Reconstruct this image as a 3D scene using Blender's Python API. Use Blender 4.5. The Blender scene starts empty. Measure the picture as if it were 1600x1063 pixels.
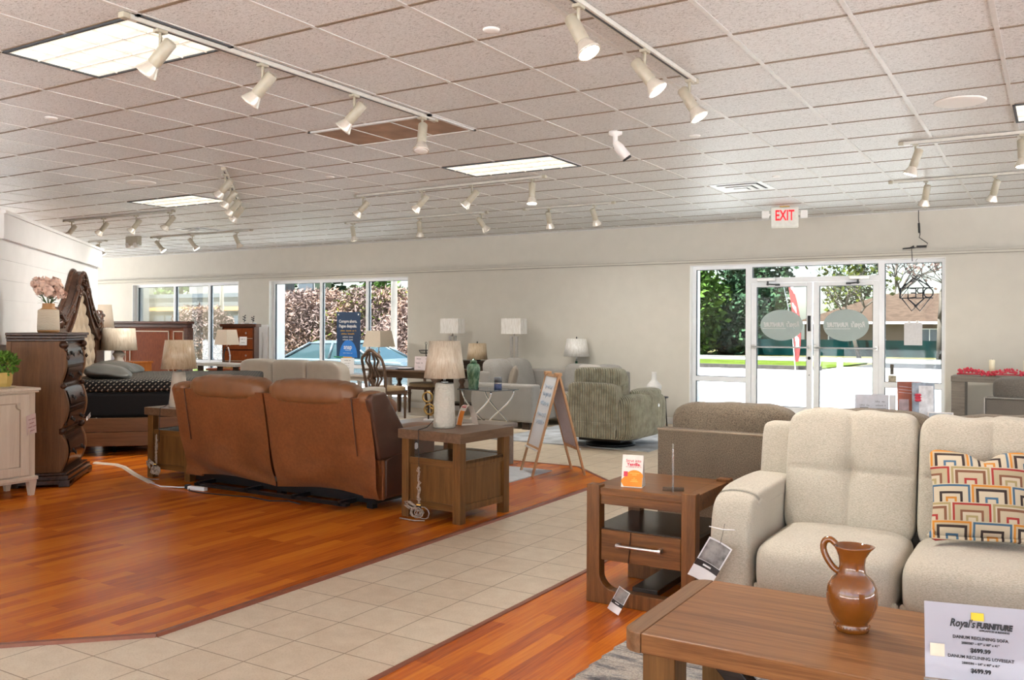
import bpy, bmesh, math, random
from mathutils import Matrix, Vector, noise
PI = math.pi
S = bpy.context.scene
COL = S.collection

# ---------------------------------------------------------------- camera
cam_d = bpy.data.cameras.new('camera')
cam_d.sensor_width = 36.0
cam_d.lens = 36.0 * 1401.5 / 1600.0
cam_d.shift_y = -19.8 / 1600.0
cam_d.clip_end = 600
cam = bpy.data.objects.new('camera', cam_d)
COL.objects.link(cam)
cam.matrix_world = (Matrix.Translation((0, 0, 1.456)) @ Matrix.Rotation(0.5475, 4, 'Z')
                    @ Matrix.Rotation(PI / 2, 4, 'X') @ Matrix.Rotation(0.0046, 4, 'Z'))
S.camera = cam

# ---------------------------------------------------------------- sky, sun, exposure
W = bpy.data.worlds.new('sky'); S.world = W; W.use_nodes = True
wn = W.node_tree.nodes; wl = W.node_tree.links
for n in list(wn): wn.remove(n)
wo = wn.new('ShaderNodeOutputWorld'); wb = wn.new('ShaderNodeBackground'); ws = wn.new('ShaderNodeTexSky')
ws.sky_type = 'NISHITA'; ws.sun_disc = False; ws.sun_elevation = math.radians(56); ws.sun_rotation = math.radians(210)
ws.dust_density = 2.0; ws.altitude = 0; ws.air_density = 1.0
wl.new(ws.outputs[0], wb.inputs[0]); wb.inputs[1].default_value = 0.30
wl.new(wb.outputs[0], wo.inputs[0])
sun_d = bpy.data.lights.new('sun', 'SUN'); sun_d.energy = 31.0; sun_d.angle = math.radians(0.6); sun_d.color = (.975,.985,1.0)
sun = bpy.data.objects.new('sun', sun_d); COL.objects.link(sun)
sun.rotation_euler = Vector((-.22, -.28, .93)).to_track_quat('Z', 'Y').to_euler()
sun.location = (-30, -40, 60)
S.view_settings.view_transform = 'Standard'; S.view_settings.look = 'None'
S.view_settings.gamma = 1.0; S.view_settings.use_curve_mapping = False
S.view_settings.exposure = 0.84
S.cycles.use_denoising = True
S.cycles.max_bounces = 10; S.cycles.diffuse_bounces = 6; S.cycles.glossy_bounces = 4
S.cycles.transparent_max_bounces = 16; S.cycles.sample_clamp_indirect = 20.0
S.cycles.caustics_reflective = False; S.cycles.caustics_refractive = False
SPOT_W = 58.0       # watts of each track lamp
TROFFER_L = 0.60     # radiance of the fluorescent panels

# ---------------------------------------------------------------- mesh helper
class MB:
    def __init__(s): s.v = []; s.f = []; s.m = []; s.s = []
    def add(s, vs, fs, mat=0, smooth=False, M=None):
        b = len(s.v)
        if M is not None: vs = [tuple(M @ Vector(p)) for p in vs]
        s.v += [tuple(p) for p in vs]
        s.f += [tuple(b + i for i in f) for f in fs]
        s.m += [mat] * len(fs); s.s += [smooth] * len(fs)
        return s
    def box(s, x0, x1, y0, y1, z0, z1, mat=0, M=None):
        vs = [(x0,y0,z0),(x1,y0,z0),(x1,y1,z0),(x0,y1,z0),(x0,y0,z1),(x1,y0,z1),(x1,y1,z1),(x0,y1,z1)]
        return s.add(vs, [(0,3,2,1),(4,5,6,7),(0,1,5,4),(1,2,6,5),(2,3,7,6),(3,0,4,7)], mat, False, M)
    def hexa(s, bot, top, mat=0, M=None):
        return s.add(list(bot) + list(top), [(0,3,2,1),(4,5,6,7),(0,1,5,4),(1,2,6,5),(2,3,7,6),(3,0,4,7)], mat, False, M)
    def lathe(s, prof, n=32, mat=0, M=None, smooth=True, sx=1.0, sy=1.0):
        vs = []; fs = []
        for r, z in prof:
            for i in range(n):
                a = 2 * PI * i / n; vs.append((r * math.cos(a) * sx, r * math.sin(a) * sy, z))
        for j in range(len(prof) - 1):
            for i in range(n):
                k = (i + 1) % n; fs.append((j*n+i, j*n+k, (j+1)*n+k, (j+1)*n+i))
        s.add(vs, fs, mat, smooth, M)
        caps = []
        if prof[0][0] > 1e-4: caps.append(tuple(range(n))[::-1])
        if prof[-1][0] > 1e-4: caps.append(tuple((len(prof)-1)*n + i for i in range(n)))
        if caps:
            b = len(s.v) - len(vs)
            for c in caps: s.f.append(tuple(b + i for i in c)); s.m.append(mat); s.s.append(False)
        return s
    def cyl(s, p0, p1, r, n=16, mat=0, r1=None, smooth=True):
        return s.tube([p0, p1], [r, r if r1 is None else r1], n, mat, smooth)
    def tube(s, path, r, n=10, mat=0, smooth=True, closed=False):
        P = [Vector(p) for p in path]; m = len(P)
        R = r if isinstance(r, (list, tuple)) else [r] * m
        vs = []; fs = []; up = None
        for i in range(m):
            if closed: t = P[(i+1) % m] - P[i-1]
            else: t = P[min(i+1, m-1)] - P[max(i-1, 0)]
            if t.length < 1e-9: t = Vector((0,0,1))
            t.normalize()
            if up is None:
                up = Vector((0,0,1)) if abs(t.z) < .9 else Vector((1,0,0))
            a = t.cross(up)
            if a.length < 1e-6: a = t.orthogonal()
            a.normalize(); b = a.cross(t); b.normalize(); up = b
            for k in range(n):
                q = 2 * PI * k / n
                vs.append(tuple(P[i] + a * (R[i] * math.cos(q)) + b * (R[i] * math.sin(q))))
        segs = m if closed else m - 1
        for i in range(segs):
            j = (i + 1) % m
            for k in range(n):
                l = (k + 1) % n; fs.append((i*n+k, i*n+l, j*n+l, j*n+k))
        s.add(vs, fs, mat, smooth)
        if not closed:
            b0 = len(s.v) - len(vs)
            for c in (tuple(range(n))[::-1], tuple((m-1)*n + k for k in range(n))):
                s.f.append(tuple(b0 + i for i in c)); s.m.append(mat); s.s.append(False)
        return s
    def prism(s, poly, axis, a0, a1, mat=0, M=None, smooth=False):
        def P(u, v, a): return {'x': (a, u, v), 'y': (u, a, v), 'z': (u, v, a)}[axis]
        n = len(poly); vs = [P(u, v, a0) for u, v in poly] + [P(u, v, a1) for u, v in poly]
        fs = [(i, (i+1) % n, n + (i+1) % n, n + i) for i in range(n)]
        s.add(vs, fs, mat, smooth, M); b = len(s.v) - 2*n
        s.f.append(tuple(b + i for i in range(n))[::-1]); s.f.append(tuple(b + n + i for i in range(n)))
        s.m += [mat, mat]; s.s += [False, False]
        return s
    def grid(s, fn, nu, nv, mat=0, smooth=True, M=None):
        vs = [fn(i / nu, j / nv) for j in range(nv + 1) for i in range(nu + 1)]
        fs = [(j*(nu+1)+i, j*(nu+1)+i+1, (j+1)*(nu+1)+i+1, (j+1)*(nu+1)+i) for j in range(nv) for i in range(nu)]
        return s.add(vs, fs, mat, smooth, M)
    def soft(s, c, size, k=5.0, n=14, mat=0, M=None, fn=None, puff=(0, 0, 0)):
        """rounded cushion-like block: superellipsoid of exponent k, puff bulges the faces"""
        vs = []; idx = {}; fs = []
        def key(p): return (round(p[0]*1e5), round(p[1]*1e5), round(p[2]*1e5))
        for ax in range(3):
            for sg in (-1, 1):
                g = []
                for j in range(n + 1):
                    for i in range(n + 1):
                        u = math.sin((2*i/n-1) * PI/2*.86)/math.sin(PI/2*.86); v = math.sin((2*j/n-1) * PI/2*.86)/math.sin(PI/2*.86)
                        p = [0, 0, 0]; p[ax] = sg; p[(ax+1) % 3] = u; p[(ax+2) % 3] = v
                        kk = key(p)
                        if kk not in idx: idx[kk] = len(vs); vs.append(p)
                        g.append(idx[kk])
                for j in range(n):
                    for i in range(n):
                        q = (g[j*(n+1)+i], g[j*(n+1)+i+1], g[(j+1)*(n+1)+i+1], g[(j+1)*(n+1)+i])
                        fs.append(q if sg > 0 else q[::-1])
        out = []
        for p in vs:
            l = (abs(p[0])**k + abs(p[1])**k + abs(p[2])**k) ** (1.0/k)
            q = [p[0]/l, p[1]/l, p[2]/l]
            for a in range(3):
                b1, b2 = q[(a+1) % 3], q[(a+2) % 3]
                q[a] *= 1 + puff[a] * (max(0, 1-b1*b1) * max(0, 1-b2*b2) - .0)
            P = (c[0] + q[0]*size[0]/2, c[1] + q[1]*size[1]/2, c[2] + q[2]*size[2]/2)
            if fn: P = fn(P, q)
            out.append(P)
        return s.add(out, fs, mat, True, M)
    def mesh(s, name, mats):
        me = bpy.data.meshes.new(name)
        me.from_pydata(s.v, [], s.f)
        for m in (mats if isinstance(mats, (list, tuple)) else [mats]): me.materials.append(m)
        me.polygons.foreach_set('material_index', s.m)
        me.polygons.foreach_set('use_smooth', s.s)
        me.update()
        return me

def link(name, mb, mats, parent=None, loc=(0,0,0), rz=0.0, bev=0.0, sub=0, segs=2, rot=None):
    o = bpy.data.objects.new(name, mb.mesh(name, mats)); COL.objects.link(o)
    if parent is not None: o.parent = parent
    o.location = loc; o.rotation_euler = rot if rot else (0, 0, rz)
    if bev:
        b = o.modifiers.new('edge', 'BEVEL'); b.width = bev; b.segments = segs; b.limit_method = 'ANGLE'; b.angle_limit = math.radians(40)
        b.harden_normals = False
    if sub:
        q = o.modifiers.new('smooth', 'SUBSURF'); q.levels = sub; q.render_levels = sub
    return o
def tag(o, label, cat, group=None):
    o['label'] = label; o['category'] = cat
    if group: o['group'] = group
    return o
def thing(name, label, cat, loc=(0,0,0), rz=0.0, group=None):
    o = bpy.data.objects.new(name, None); COL.objects.link(o)
    o.empty_display_size = .1
    o.location = loc; o.rotation_euler = (0, 0, rz)
    return tag(o, label, cat, group)
def solo(name, mb, mats, label, cat, loc=(0,0,0), rz=0.0, group=None, **k):
    return tag(link(name, mb, mats, None, loc, rz, **k), label, cat, group)
def struct(name, mb, mats, **k):
    o = link(name, mb, mats, **k); o['kind'] = 'structure'; return o
def dup(root, loc, rz=None, label=None, rot=None):
    def cp(o, par):
        c = o.copy(); COL.objects.link(c)
        if par is not None: c.parent = par
        for ch in [x for x in bpy.data.objects if x.parent == o and x is not c]: cp(ch, c)
        return c
    r = cp(root, None); r.location = loc
    if rz is not None: r.rotation_euler = (0, 0, rz)
    if rot is not None: r.rotation_euler = rot
    if label: r['label'] = label
    return r
def arc(cx, cy, r, a0, a1, n=8):
    return [(cx + r*math.cos(math.radians(a0 + (a1-a0)*i/n)), cy + r*math.sin(math.radians(a0 + (a1-a0)*i/n))) for i in range(n+1)]
def rrect(x0, x1, y0, y1, r, n=6):
    return arc(x1-r, y0+r, r, -90, 0, n) + arc(x1-r, y1-r, r, 0, 90, n) + arc(x0+r, y1-r, r, 90, 180, n) + arc(x0+r, y0+r, r, 180, 270, n)
def text_into(mb, body, size, M, mat=0, align='CENTER', shear=0.0, ext=0.0006, bold=0.0, squash=1.0):
    cu = bpy.data.curves.new('lettering', 'FONT'); cu.body = body; cu.size = size; cu.align_x = align; cu.align_y = 'CENTER'
    cu.extrude = ext; cu.shear = shear; cu.offset = bold; cu.resolution_u = 2
    ob = bpy.data.objects.new('lettering', cu)
    me = bpy.data.meshes.new_from_object(ob)
    mb.add([(v.co.x*squash, v.co.y, v.co.z) for v in me.vertices], [tuple(p.vertices) for p in me.polygons], mat, False, M)
    bpy.data.objects.remove(ob); bpy.data.curves.remove(cu); bpy.data.meshes.remove(me)
def greek(mb, n, size, M, mat=0):
    """a line of small print too small to read: letter-like strokes in word groups, n letters long, centred"""
    rnd = random.Random(n * 31 + int(size * 1e5)); cw = size * .58; x = -n * cw / 2; left = rnd.randint(3, 7)
    for _ in range(n):
        if left == 0: left = rnd.randint(2, 8); x += cw; continue
        h = size * rnd.choice((.5, .5, .72)); w = cw * .78
        mb.box(x, x + w * .28, -size * .25, -size * .25 + h, -.0004, .0004, mat, M)
        mb.box(x + w * .72, x + w, -size * .25, size * .25, -.0004, .0004, mat, M)
        mb.box(x, x + w, *((size * .14, size * .25) if rnd.random() < .5 else (-size * .25, -size * .14)), -.0004, .0004, mat, M)
        x += cw; left -= 1
UPRIGHT = Matrix.Rotation(PI/2, 4, 'X')          # text plane XY -> XZ, facing -Y
def T(x, y, z): return Matrix.Translation((x, y, z))

# ---------------------------------------------------------------- materials
def new_mat(name):
    m = bpy.data.materials.new(name); m.use_nodes = True
    nt = m.node_tree
    return m, nt, nt.nodes['Principled BSDF']
def setp(b, **k):
    for a, v in k.items(): b.inputs[a.replace('_', ' ')].default_value = v
def rgba(c): return (c[0], c[1], c[2], 1.0)
def coords(nt, scale=(1,1,1), rot=(0,0,0), world=False, loc=(0,0,0)):
    if world:
        g = nt.nodes.new('ShaderNodeNewGeometry'); out = g.outputs['Position']
    else:
        g = nt.nodes.new('ShaderNodeTexCoord'); out = g.outputs['Object']
    mp = nt.nodes.new('ShaderNodeMapping'); nt.links.new(out, mp.inputs[0])
    mp.inputs['Scale'].default_value = scale; mp.inputs['Rotation'].default_value = rot; mp.inputs['Location'].default_value = loc
    return mp.outputs[0]
def noise_tex(nt, vec, scale=5, detail=3, rough=.5, dist=0):
    n = nt.nodes.new('ShaderNodeTexNoise'); nt.links.new(vec, n.inputs['Vector'])
    n.inputs['Scale'].default_value = scale; n.inputs['Detail'].default_value = detail
    n.inputs['Roughness'].default_value = rough; n.inputs['Distortion'].default_value = dist
    return n.outputs['Fac']
def ramp(nt, fac, stops, mode='LINEAR'):
    r = nt.nodes.new('ShaderNodeValToRGB'); nt.links.new(fac, r.inputs[0]); r.color_ramp.interpolation = mode
    e = r.color_ramp.elements
    while len(e) > 1: e.remove(e[-1])
    e[0].position = stops[0][0]; e[0].color = rgba(stops[0][1])
    for p, c in stops[1:]:
        q = e.new(p); q.color = rgba(c)
    return r.outputs[0]
def bump(nt, b, h, strength=.2, dist=.002):
    n = nt.nodes.new('ShaderNodeBump'); n.inputs['Strength'].default_value = strength; n.inputs['Distance'].default_value = dist
    nt.links.new(h, n.inputs['Height']); nt.links.new(n.outputs[0], b.inputs['Normal'])
def mth(nt, op, a, b=None, c=None):
    n = nt.nodes.new('ShaderNodeMath'); n.operation = op
    for i, x in enumerate((a, b, c)):
        if x is None: continue
        if isinstance(x, (int, float)): n.inputs[i].default_value = x
        else: nt.links.new(x, n.inputs[i])
    return n.outputs[0]
def mixc(nt, fac, a, b, mode='MIX'):
    n = nt.nodes.new('ShaderNodeMix'); n.data_type = 'RGBA'; n.blend_type = mode
    for i, x in ((0, fac), (6, a), (7, b)):
        if isinstance(x, (int, float)): n.inputs[i].default_value = x
        elif isinstance(x, tuple): n.inputs[i].default_value = rgba(x)
        else: nt.links.new(x, n.inputs[i])
    return n.outputs[2]
def sc(c, k): return tuple(min(1, x*k) for x in c)
def plain(name, c, rough=.5, metal=0.0, var=.06, scale=30, bmp=0.0, **k):
    m, nt, b = new_mat(name)
    v = coords(nt); n = noise_tex(nt, v, scale, 3)
    nt.links.new(ramp(nt, n, [(.3, sc(c, 1-var)), (.7, sc(c, 1+var))]), b.inputs['Base Color'])
    setp(b, Roughness=rough, Metallic=metal, **k)
    if bmp: bump(nt, b, n, bmp, .002)
    return m
def wood(name, c0, c1, axis='x', scale=9, rough=.38, stretch=14, coat=0.0, bmp=.08):
    m, nt, b = new_mat(name)
    q = 3.6/stretch; sca = {'x': (q, 4.4, 4.4), 'y': (4.4, q, 4.4), 'z': (4.4, 4.4, q)}[axis]
    v = coords(nt, sca)
    n = noise_tex(nt, v, scale, 6, .62, .6)
    v2 = coords(nt, tuple(q*6 for q in sca)); n2 = noise_tex(nt, v2, scale*2.2, 3, .5)
    f = mth(nt, 'ADD', mth(nt, 'MULTIPLY', n, .75), mth(nt, 'MULTIPLY', n2, .25))
    nt.links.new(ramp(nt, f, [(.34, c0), (.5, tuple((a+d)/2 for a, d in zip(c0, c1))), (.66, c1)]), b.inputs['Base Color'])
    setp(b, Roughness=rough, Coat_Weight=coat, Coat_Roughness=.15, Specular_IOR_Level=.32)
    bump(nt, b, f, bmp, .002)
    return m
def fabric(name, c, c2=None, scale=260, rough=.95, bmp=.5, blot=.12, sheen=.15, stretch=(1,1,1)):
    m, nt, b = new_mat(name)
    v = coords(nt, stretch); fine = noise_tex(nt, v, scale, 2, .6)
    v2 = coords(nt); big = noise_tex(nt, v2, 5, 3)
    c2 = c2 or sc(c, .72)
    col = ramp(nt, fine, [(.36, c2), (.62, c)])
    col = mixc(nt, 1.0, col, ramp(nt, big, [(.3, (1-blot,)*3), (.7, (1,1,1))]), 'MULTIPLY')
    nt.links.new(col, b.inputs['Base Color'])
    setp(b, Roughness=rough, Sheen_Weight=sheen, Specular_IOR_Level=.15)
    bump(nt, b, fine, bmp, .003)
    return m
def glow(name, c, strength):
    m, nt, b = new_mat(name)
    setp(b, Base_Color=rgba(c), Emission_Color=rgba(c), Emission_Strength=strength, Roughness=.6)
    return m
def vinyl(name, c, k=.4):
    m = bpy.data.materials.new(name); m.use_nodes = True; nt = m.node_tree
    for n in list(nt.nodes): nt.nodes.remove(n)
    o = nt.nodes.new('ShaderNodeOutputMaterial'); mx = nt.nodes.new('ShaderNodeMixShader'); d = nt.nodes.new('ShaderNodeBsdfDiffuse'); t = nt.nodes.new('ShaderNodeBsdfTranslucent')
    col = ramp(nt, noise_tex(nt, coords(nt), 20, 2), [(.3, sc(c,.97)), (.7, c)]); nt.links.new(col, d.inputs[0]); nt.links.new(col, t.inputs[0])
    mx.inputs[0].default_value = k; nt.links.new(d.outputs[0], mx.inputs[1]); nt.links.new(t.outputs[0], mx.inputs[2]); nt.links.new(mx.outputs[0], o.inputs[0])
    return m
def glassy(name, tint=(1,1,1), gloss=.07, rough=.02):
    m = bpy.data.materials.new(name); m.use_nodes = True; nt = m.node_tree
    for n in list(nt.nodes): nt.nodes.remove(n)
    o = nt.nodes.new('ShaderNodeOutputMaterial'); mx = nt.nodes.new('ShaderNodeMixShader')
    t = nt.nodes.new('ShaderNodeBsdfTransparent'); g = nt.nodes.new('ShaderNodeBsdfGlossy'); fr = nt.nodes.new('ShaderNodeFresnel')
    fr.inputs[0].default_value = 1.25
    t.inputs[0].default_value = rgba(tint); g.inputs['Roughness'].default_value = rough
    f = mth(nt, 'ADD', fr.outputs[0], gloss - .012); f = mth(nt, 'MINIMUM', f, .8)
    nt.links.new(f, mx.inputs[0])
    nt.links.new(t.outputs[0], mx.inputs[1]); nt.links.new(g.outputs[0], mx.inputs[2]); nt.links.new(mx.outputs[0], o.inputs[0])
    return m
# ================================================================ setting materials
def floor_tile_mat():
    m, nt, b = new_mat('beige_floor_tile')
    v = coords(nt, (1,1,1), (0,0,0), True, (3.32, -2.72, 0))
    br = nt.nodes.new('ShaderNodeTexBrick'); nt.links.new(v, br.inputs['Vector'])
    br.offset = 0.0; br.inputs['Scale'].default_value = 1.0; br.inputs['Brick Width'].default_value = .3048; br.inputs['Row Height'].default_value = .3048
    br.inputs['Mortar Size'].default_value = .0032; br.inputs['Mortar Smooth'].default_value = .1; br.inputs['Bias'].default_value = 0
    br.inputs['Color1'].default_value = (.72,.62,.48,1); br.inputs['Color2'].default_value = (.77,.68,.54,1); br.inputs['Mortar'].default_value = (.33,.25,.165,1)
    w = coords(nt, (1,1,1), (0,0,0), True)
    n = noise_tex(nt, w, 9, 6, .65); n2 = noise_tex(nt, w, 120, 3, .6)
    c = mixc(nt, 1.0, br.outputs['Color'], ramp(nt, n, [(.3, (.86,.83,.80)), (.68, (1,1,1))]), 'MULTIPLY')
    c = mixc(nt, 1.0, c, ramp(nt, n2, [(.30, (.84,.80,.74)), (.5, (1,1,1))]), 'MULTIPLY')
    nt.links.new(c, b.inputs['Base Color']); setp(b, Roughness=.42)
    h = mth(nt, 'ADD', mth(nt, 'MULTIPLY', br.outputs['Fac'], -1.0), mth(nt, 'MULTIPLY', n2, .12))
    bump(nt, b, h, .35, .002)
    return m
def laminate_mat():
    m, nt, b = new_mat('orange_brown_laminate')
    v = coords(nt, (1,1,1), (0,0,PI/2), True)
    br = nt.nodes.new('ShaderNodeTexBrick'); nt.links.new(v, br.inputs['Vector'])
    br.offset = .37; br.offset_frequency = 3; br.inputs['Scale'].default_value = 1.0
    br.inputs['Brick Width'].default_value = .62; br.inputs['Row Height'].default_value = .082
    br.inputs['Mortar Size'].default_value = .0006; br.inputs['Bias'].default_value = 0.0
    br.inputs['Color1'].default_value = (0,0,0,1); br.inputs['Color2'].default_value = (1,1,1,1); br.inputs['Mortar'].default_value = (.1,.1,.1,1)
    w = coords(nt, (26, 1.1, 1), (0,0,0), True)
    n = noise_tex(nt, w, 2.6, 6, .62, .5)
    f = mth(nt, 'ADD', mth(nt, 'MULTIPLY', br.outputs['Color'], .34), mth(nt, 'MULTIPLY', n, .72))
    c = ramp(nt, f, [(.22, (.25,.046,.005)), (.42, (.46,.100,.008)), (.60, (.60,.160,.010)), (.85, (.72,.230,.016))])
    nt.links.new(c, b.inputs['Base Color']); setp(b, Roughness=.27, Specular_IOR_Level=.30)
    return m
def ceiling_mat():
    m, nt, b = new_mat('fissured_ceiling_tile')
    v = coords(nt, (1,1,1), (0,0,0), True)
    a = noise_tex(nt, coords(nt, (1, 2.2, 1), (0,0,.3), True), 62, 3, .7, 1.2)
    d = noise_tex(nt, v, 1.3, 2)
    c = ramp(nt, a, [(.36, (.30,.30,.30)), (.46, (.70,.715,.725)), (.6, (.755,.772,.785))])
    c = mixc(nt, 1.0, c, ramp(nt, d, [(.3, (.95,.95,.95)), (.7, (1,1,1))]), 'MULTIPLY')
    nt.links.new(c, b.inputs['Base Color']); setp(b, Roughness=.46, Specular_IOR_Level=.45)
    bump(nt, b, a, .15, .002)
    return m
M_TILE = floor_tile_mat(); M_LAM = laminate_mat(); M_CEIL = ceiling_mat()
M_WALL = plain('greige_wall_paint', (.615,.59,.53), .8, 0, .02, 6)
M_WHITE = plain('white_paint', (.82,.815,.80), .55, 0, .02, 8)
M_SHIP = plain('white_shiplap_paint', (.70,.695,.685), .5, 0, .03, 5)
M_ALU = plain('white_aluminium', (.87,.90,.94), .35, .0, .02, 10)
M_ALU_D = plain('dark_gasket_and_shade', (.06,.07,.08), .6)
M_TEE = plain('ceiling_tee_white', (.62,.62,.61), .4)
M_TEE_SHADE = plain('ceiling_tee_shade_brown', (.23,.175,.125), .6)  # shade along the tile edges painted into the tees along X
M_EDGE = plain('reddish_floor_moulding', (.25,.075,.035), .35)
M_GLASS = glassy('window_glass', (.85,.88,.87), .02)
M_STEEL = plain('brushed_steel', (.62,.62,.62), .28, 1.0)
M_CHROME = plain('chrome', (.85,.86,.88), .08, 1.0, .01)
M_BLACK = plain('black_plastic', (.015,.015,.017), .45)
M_BLACKMETAL = plain('black_metal', (.02,.02,.022), .35, .6)
M_BRASS = plain('antique_gold', (.55,.36,.12), .3, 1.0, .1)
M_PAPER = plain('white_paper', (.86,.86,.87), .6, 0, .01)
M_INK = plain('black_ink', (.02,.02,.025), .6)
M_ACRYL = glassy('clear_acrylic', (.95,.96,.98), .015, .03)

# ================================================================ floor, walls, ceiling
XL, XR, YB, YF = -20.5, 6.5, -4.2, 12.9
ZC = 3.021
mb = MB(); mb.box(XL, XR, YB, YF + .45, -.2, 0); struct('floor', mb, M_TILE)
# laminate islands with their chamfered corners
LA = [(-3.60,2.72),(-3.61,7.70),(-4.26,8.33),(-15.5,8.33),(-15.5,-1.9),(-8.3,-1.9)]
LB = [(-2.40,-3.5),(6.3,-3.5),(6.3,7.0),(-2.40,7.0)]
for P in (LA, LB):
    mb = MB(); mb.prism(P, 'z', 0.0, .010); struct('floor', mb, M_LAM)
def edge_strip(P, closed=True):
    mb = MB(); n = len(P)
    for i in range(n):
        a, c = Vector((*P[i], 0)), Vector((*P[(i+1) % n], 0)); d = (c - a).normalized(); q = Vector((-d.y, d.x, 0))
        sg = 1
        mid = sum((Vector((*p, 0)) for p in P), Vector()) / n
        if (mid - a).dot(q) < 0: q = -q
        o, w = q * -.012, q * .032
        mb.hexa([tuple(a+o), tuple(c+o), tuple(c+w), tuple(a+w)], [tuple(a+o*.4+Vector((0,0,.015))), tuple(c+o*.4+Vector((0,0,.015))), tuple(c+w*.7+Vector((0,0,.015))), tuple(a+w*.7+Vector((0,0,.015)))])
    return mb
struct('trim_1', edge_strip(LA), M_EDGE); struct('trim_2', edge_strip(LB), M_EDGE)

# front wall (street side) with its three openings
OPN = [(-17.96,-14.49,.08,2.385), (-13.61,-10.07,.08,2.375), (-4.74,-1.258,0.0,2.40)]
mb = MB(); x = XL
for (a, b_, z0, z1) in OPN:
    mb.box(x, a, YF, YF+.42, -.2, 3.15); mb.box(a, b_, YF, YF+.42, z1, 3.15)
    if z0 > 0: mb.box(a, b_, YF, YF+.42, -.2, z0)
    x = b_
mb.box(x, XR, YF, YF+.42, -.2, 3.15)
struct('wall_front', mb, M_WALL)
# white painted reveals lining the openings
for k, (a, b_, z0, z1) in enumerate(OPN):
    mb = MB(); t = .012
    mb.box(a, a+t, YF-.002, YF+.425, z0, z1); mb.box(b_-t, b_, YF-.002, YF+.425, z0, z1); mb.box(a, b_, YF-.002, YF+.425, z1-t, z1)
    if z0 > 0: mb.box(a-.0, b_+.0, YF-.03, YF+.425, z0, z0+.02)
    struct('trim_%d' % (3+k), mb, M_WHITE)
mb = MB(); mb.box(XL, XR, YF-.030, YF, 2.438, 2.490); mb.box(XL, XR, YF-.048, YF, 2.472, 2.490); mb.box(XL, XR, YF-.008, YF, 2.405, 2.432)
for z in (2.4335, 2.4695): mb.box(XL, XR, YF-.032, YF-.004, z-.0035, z+.0025, 1)  # dark strips paint the shade lines under the trim
struct('trim_6', mb, [M_WALL, plain('trim_shade_line', (.30,.285,.25), .8)])
# raised wainscot panel on the pier between the two windows
mb = MB(); mb.box(-14.45, -13.63, YF-.016, YF, .12, 1.44); mb.box(-14.47, -13.61, YF-.035, YF, 1.44, 1.485)
mb.box(-14.30, -13.78, YF-.026, YF, .25, 1.33)
struct('trim_7', mb, M_WHITE)
mb = MB()
for a, c in ((XL,-17.97),(-14.48,-13.62),(-10.06,-4.75),(-1.25,XR)): mb.box(a, c, YF-.014, YF, 0, .10)
struct('baseboard_front', mb, M_WHITE)
# back, far left and right walls, unseen, with unglazed openings added to let daylight in
mb = MB(); mb.box(XL, -8.3, YB-.2, YB, -.2, 3.15); mb.box(-8.3, XR, YB-.2, YB, 2.85, 3.15); mb.box(-8.3, XR, YB-.2, YB, -.2, .1)
for q in (-8.3, -3.4, 1.5): mb.box(q-.12, q+.12, YB-.2, YB, .1, 2.85)
struct('wall_back', mb, M_WALL)
mb = MB(); mb.box(XL-.2, XL, YB-.2, 6.5, -.2, 3.15); mb.box(XL-.2, XL, 12.0, YF+.4, -.2, 3.15); mb.box(XL-.2, XL, 6.4, 12.1, 2.85, 3.15); mb.box(XL-.2, XL, 6.4, 12.1, -.2, .1); mb.box(XL-.2, XL, 9.1, 9.3, .1, 2.85)
struct('wall_left', mb, M_WALL)
mb = MB(); mb.box(XR, XR+.2, YB-.2, YB+.3, -.2, 3.15); mb.box(XR, XR+.2, 12.5, YF+.4, -.2, 3.15); mb.box(XR, XR+.2, YB, 12.6, 2.85, 3.15); mb.box(XR, XR+.2, YB, 12.6, -.2, .1)
for q in (0.0, 4.2, 8.4): mb.box(XR, XR+.2, q-.12, q+.12, .1, 2.85)
struct('wall_right', mb, M_WALL)
# part-height shiplap partition at 45 degrees with its boxed fascia, and the wall behind the white cabinet
PA, PB = Vector((-8.27,4.56,0)), Vector((-11.22,7.52,0))
pd = (PB-PA).normalized(); L = (PB-PA).length; pn = Vector((-pd.y, pd.x, 0)); pn = pn if pn.x > 0 else -pn
def PW(u, w, z): q = PA + pd*u + pn*w; return (q.x, q.y, z)
def pbox(mb, u0, u1, w0, w1, z0, z1, mat=0):
    mb.hexa([PW(u0,w0,z0),PW(u1,w0,z0),PW(u1,w1,z0),PW(u0,w1,z0)],[PW(u0,w0,z1),PW(u1,w0,z1),PW(u1,w1,z1),PW(u0,w1,z1)],mat)
mb = MB(); pbox(mb, 0, L, -.15, -.006, 0, 2.30)
z = 0.0
while z < 2.28:
    pbox(mb, 0, L, -.006, 0, z, min(z+.184, 2.30)); z += .1875
struct('wall_left', mb, M_SHIP)
mb = MB(); pbox(mb, -.03, L+.03, -.19, .045, 2.245, 2.50); pbox(mb, -.05, L+.05, -.21, .065, 2.475, 2.505)
struct('trim_8', mb, M_SHIP)
mb = MB(); mb.box(-8.42, -8.27, YB, 4.50, 0, 2.30); struct('wall_left', mb, M_SHIP)
mb = MB(); mb.box(-8.46, -8.225, YB, 4.47, 2.245, 2.50); struct('trim_9', mb, M_SHIP)
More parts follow.
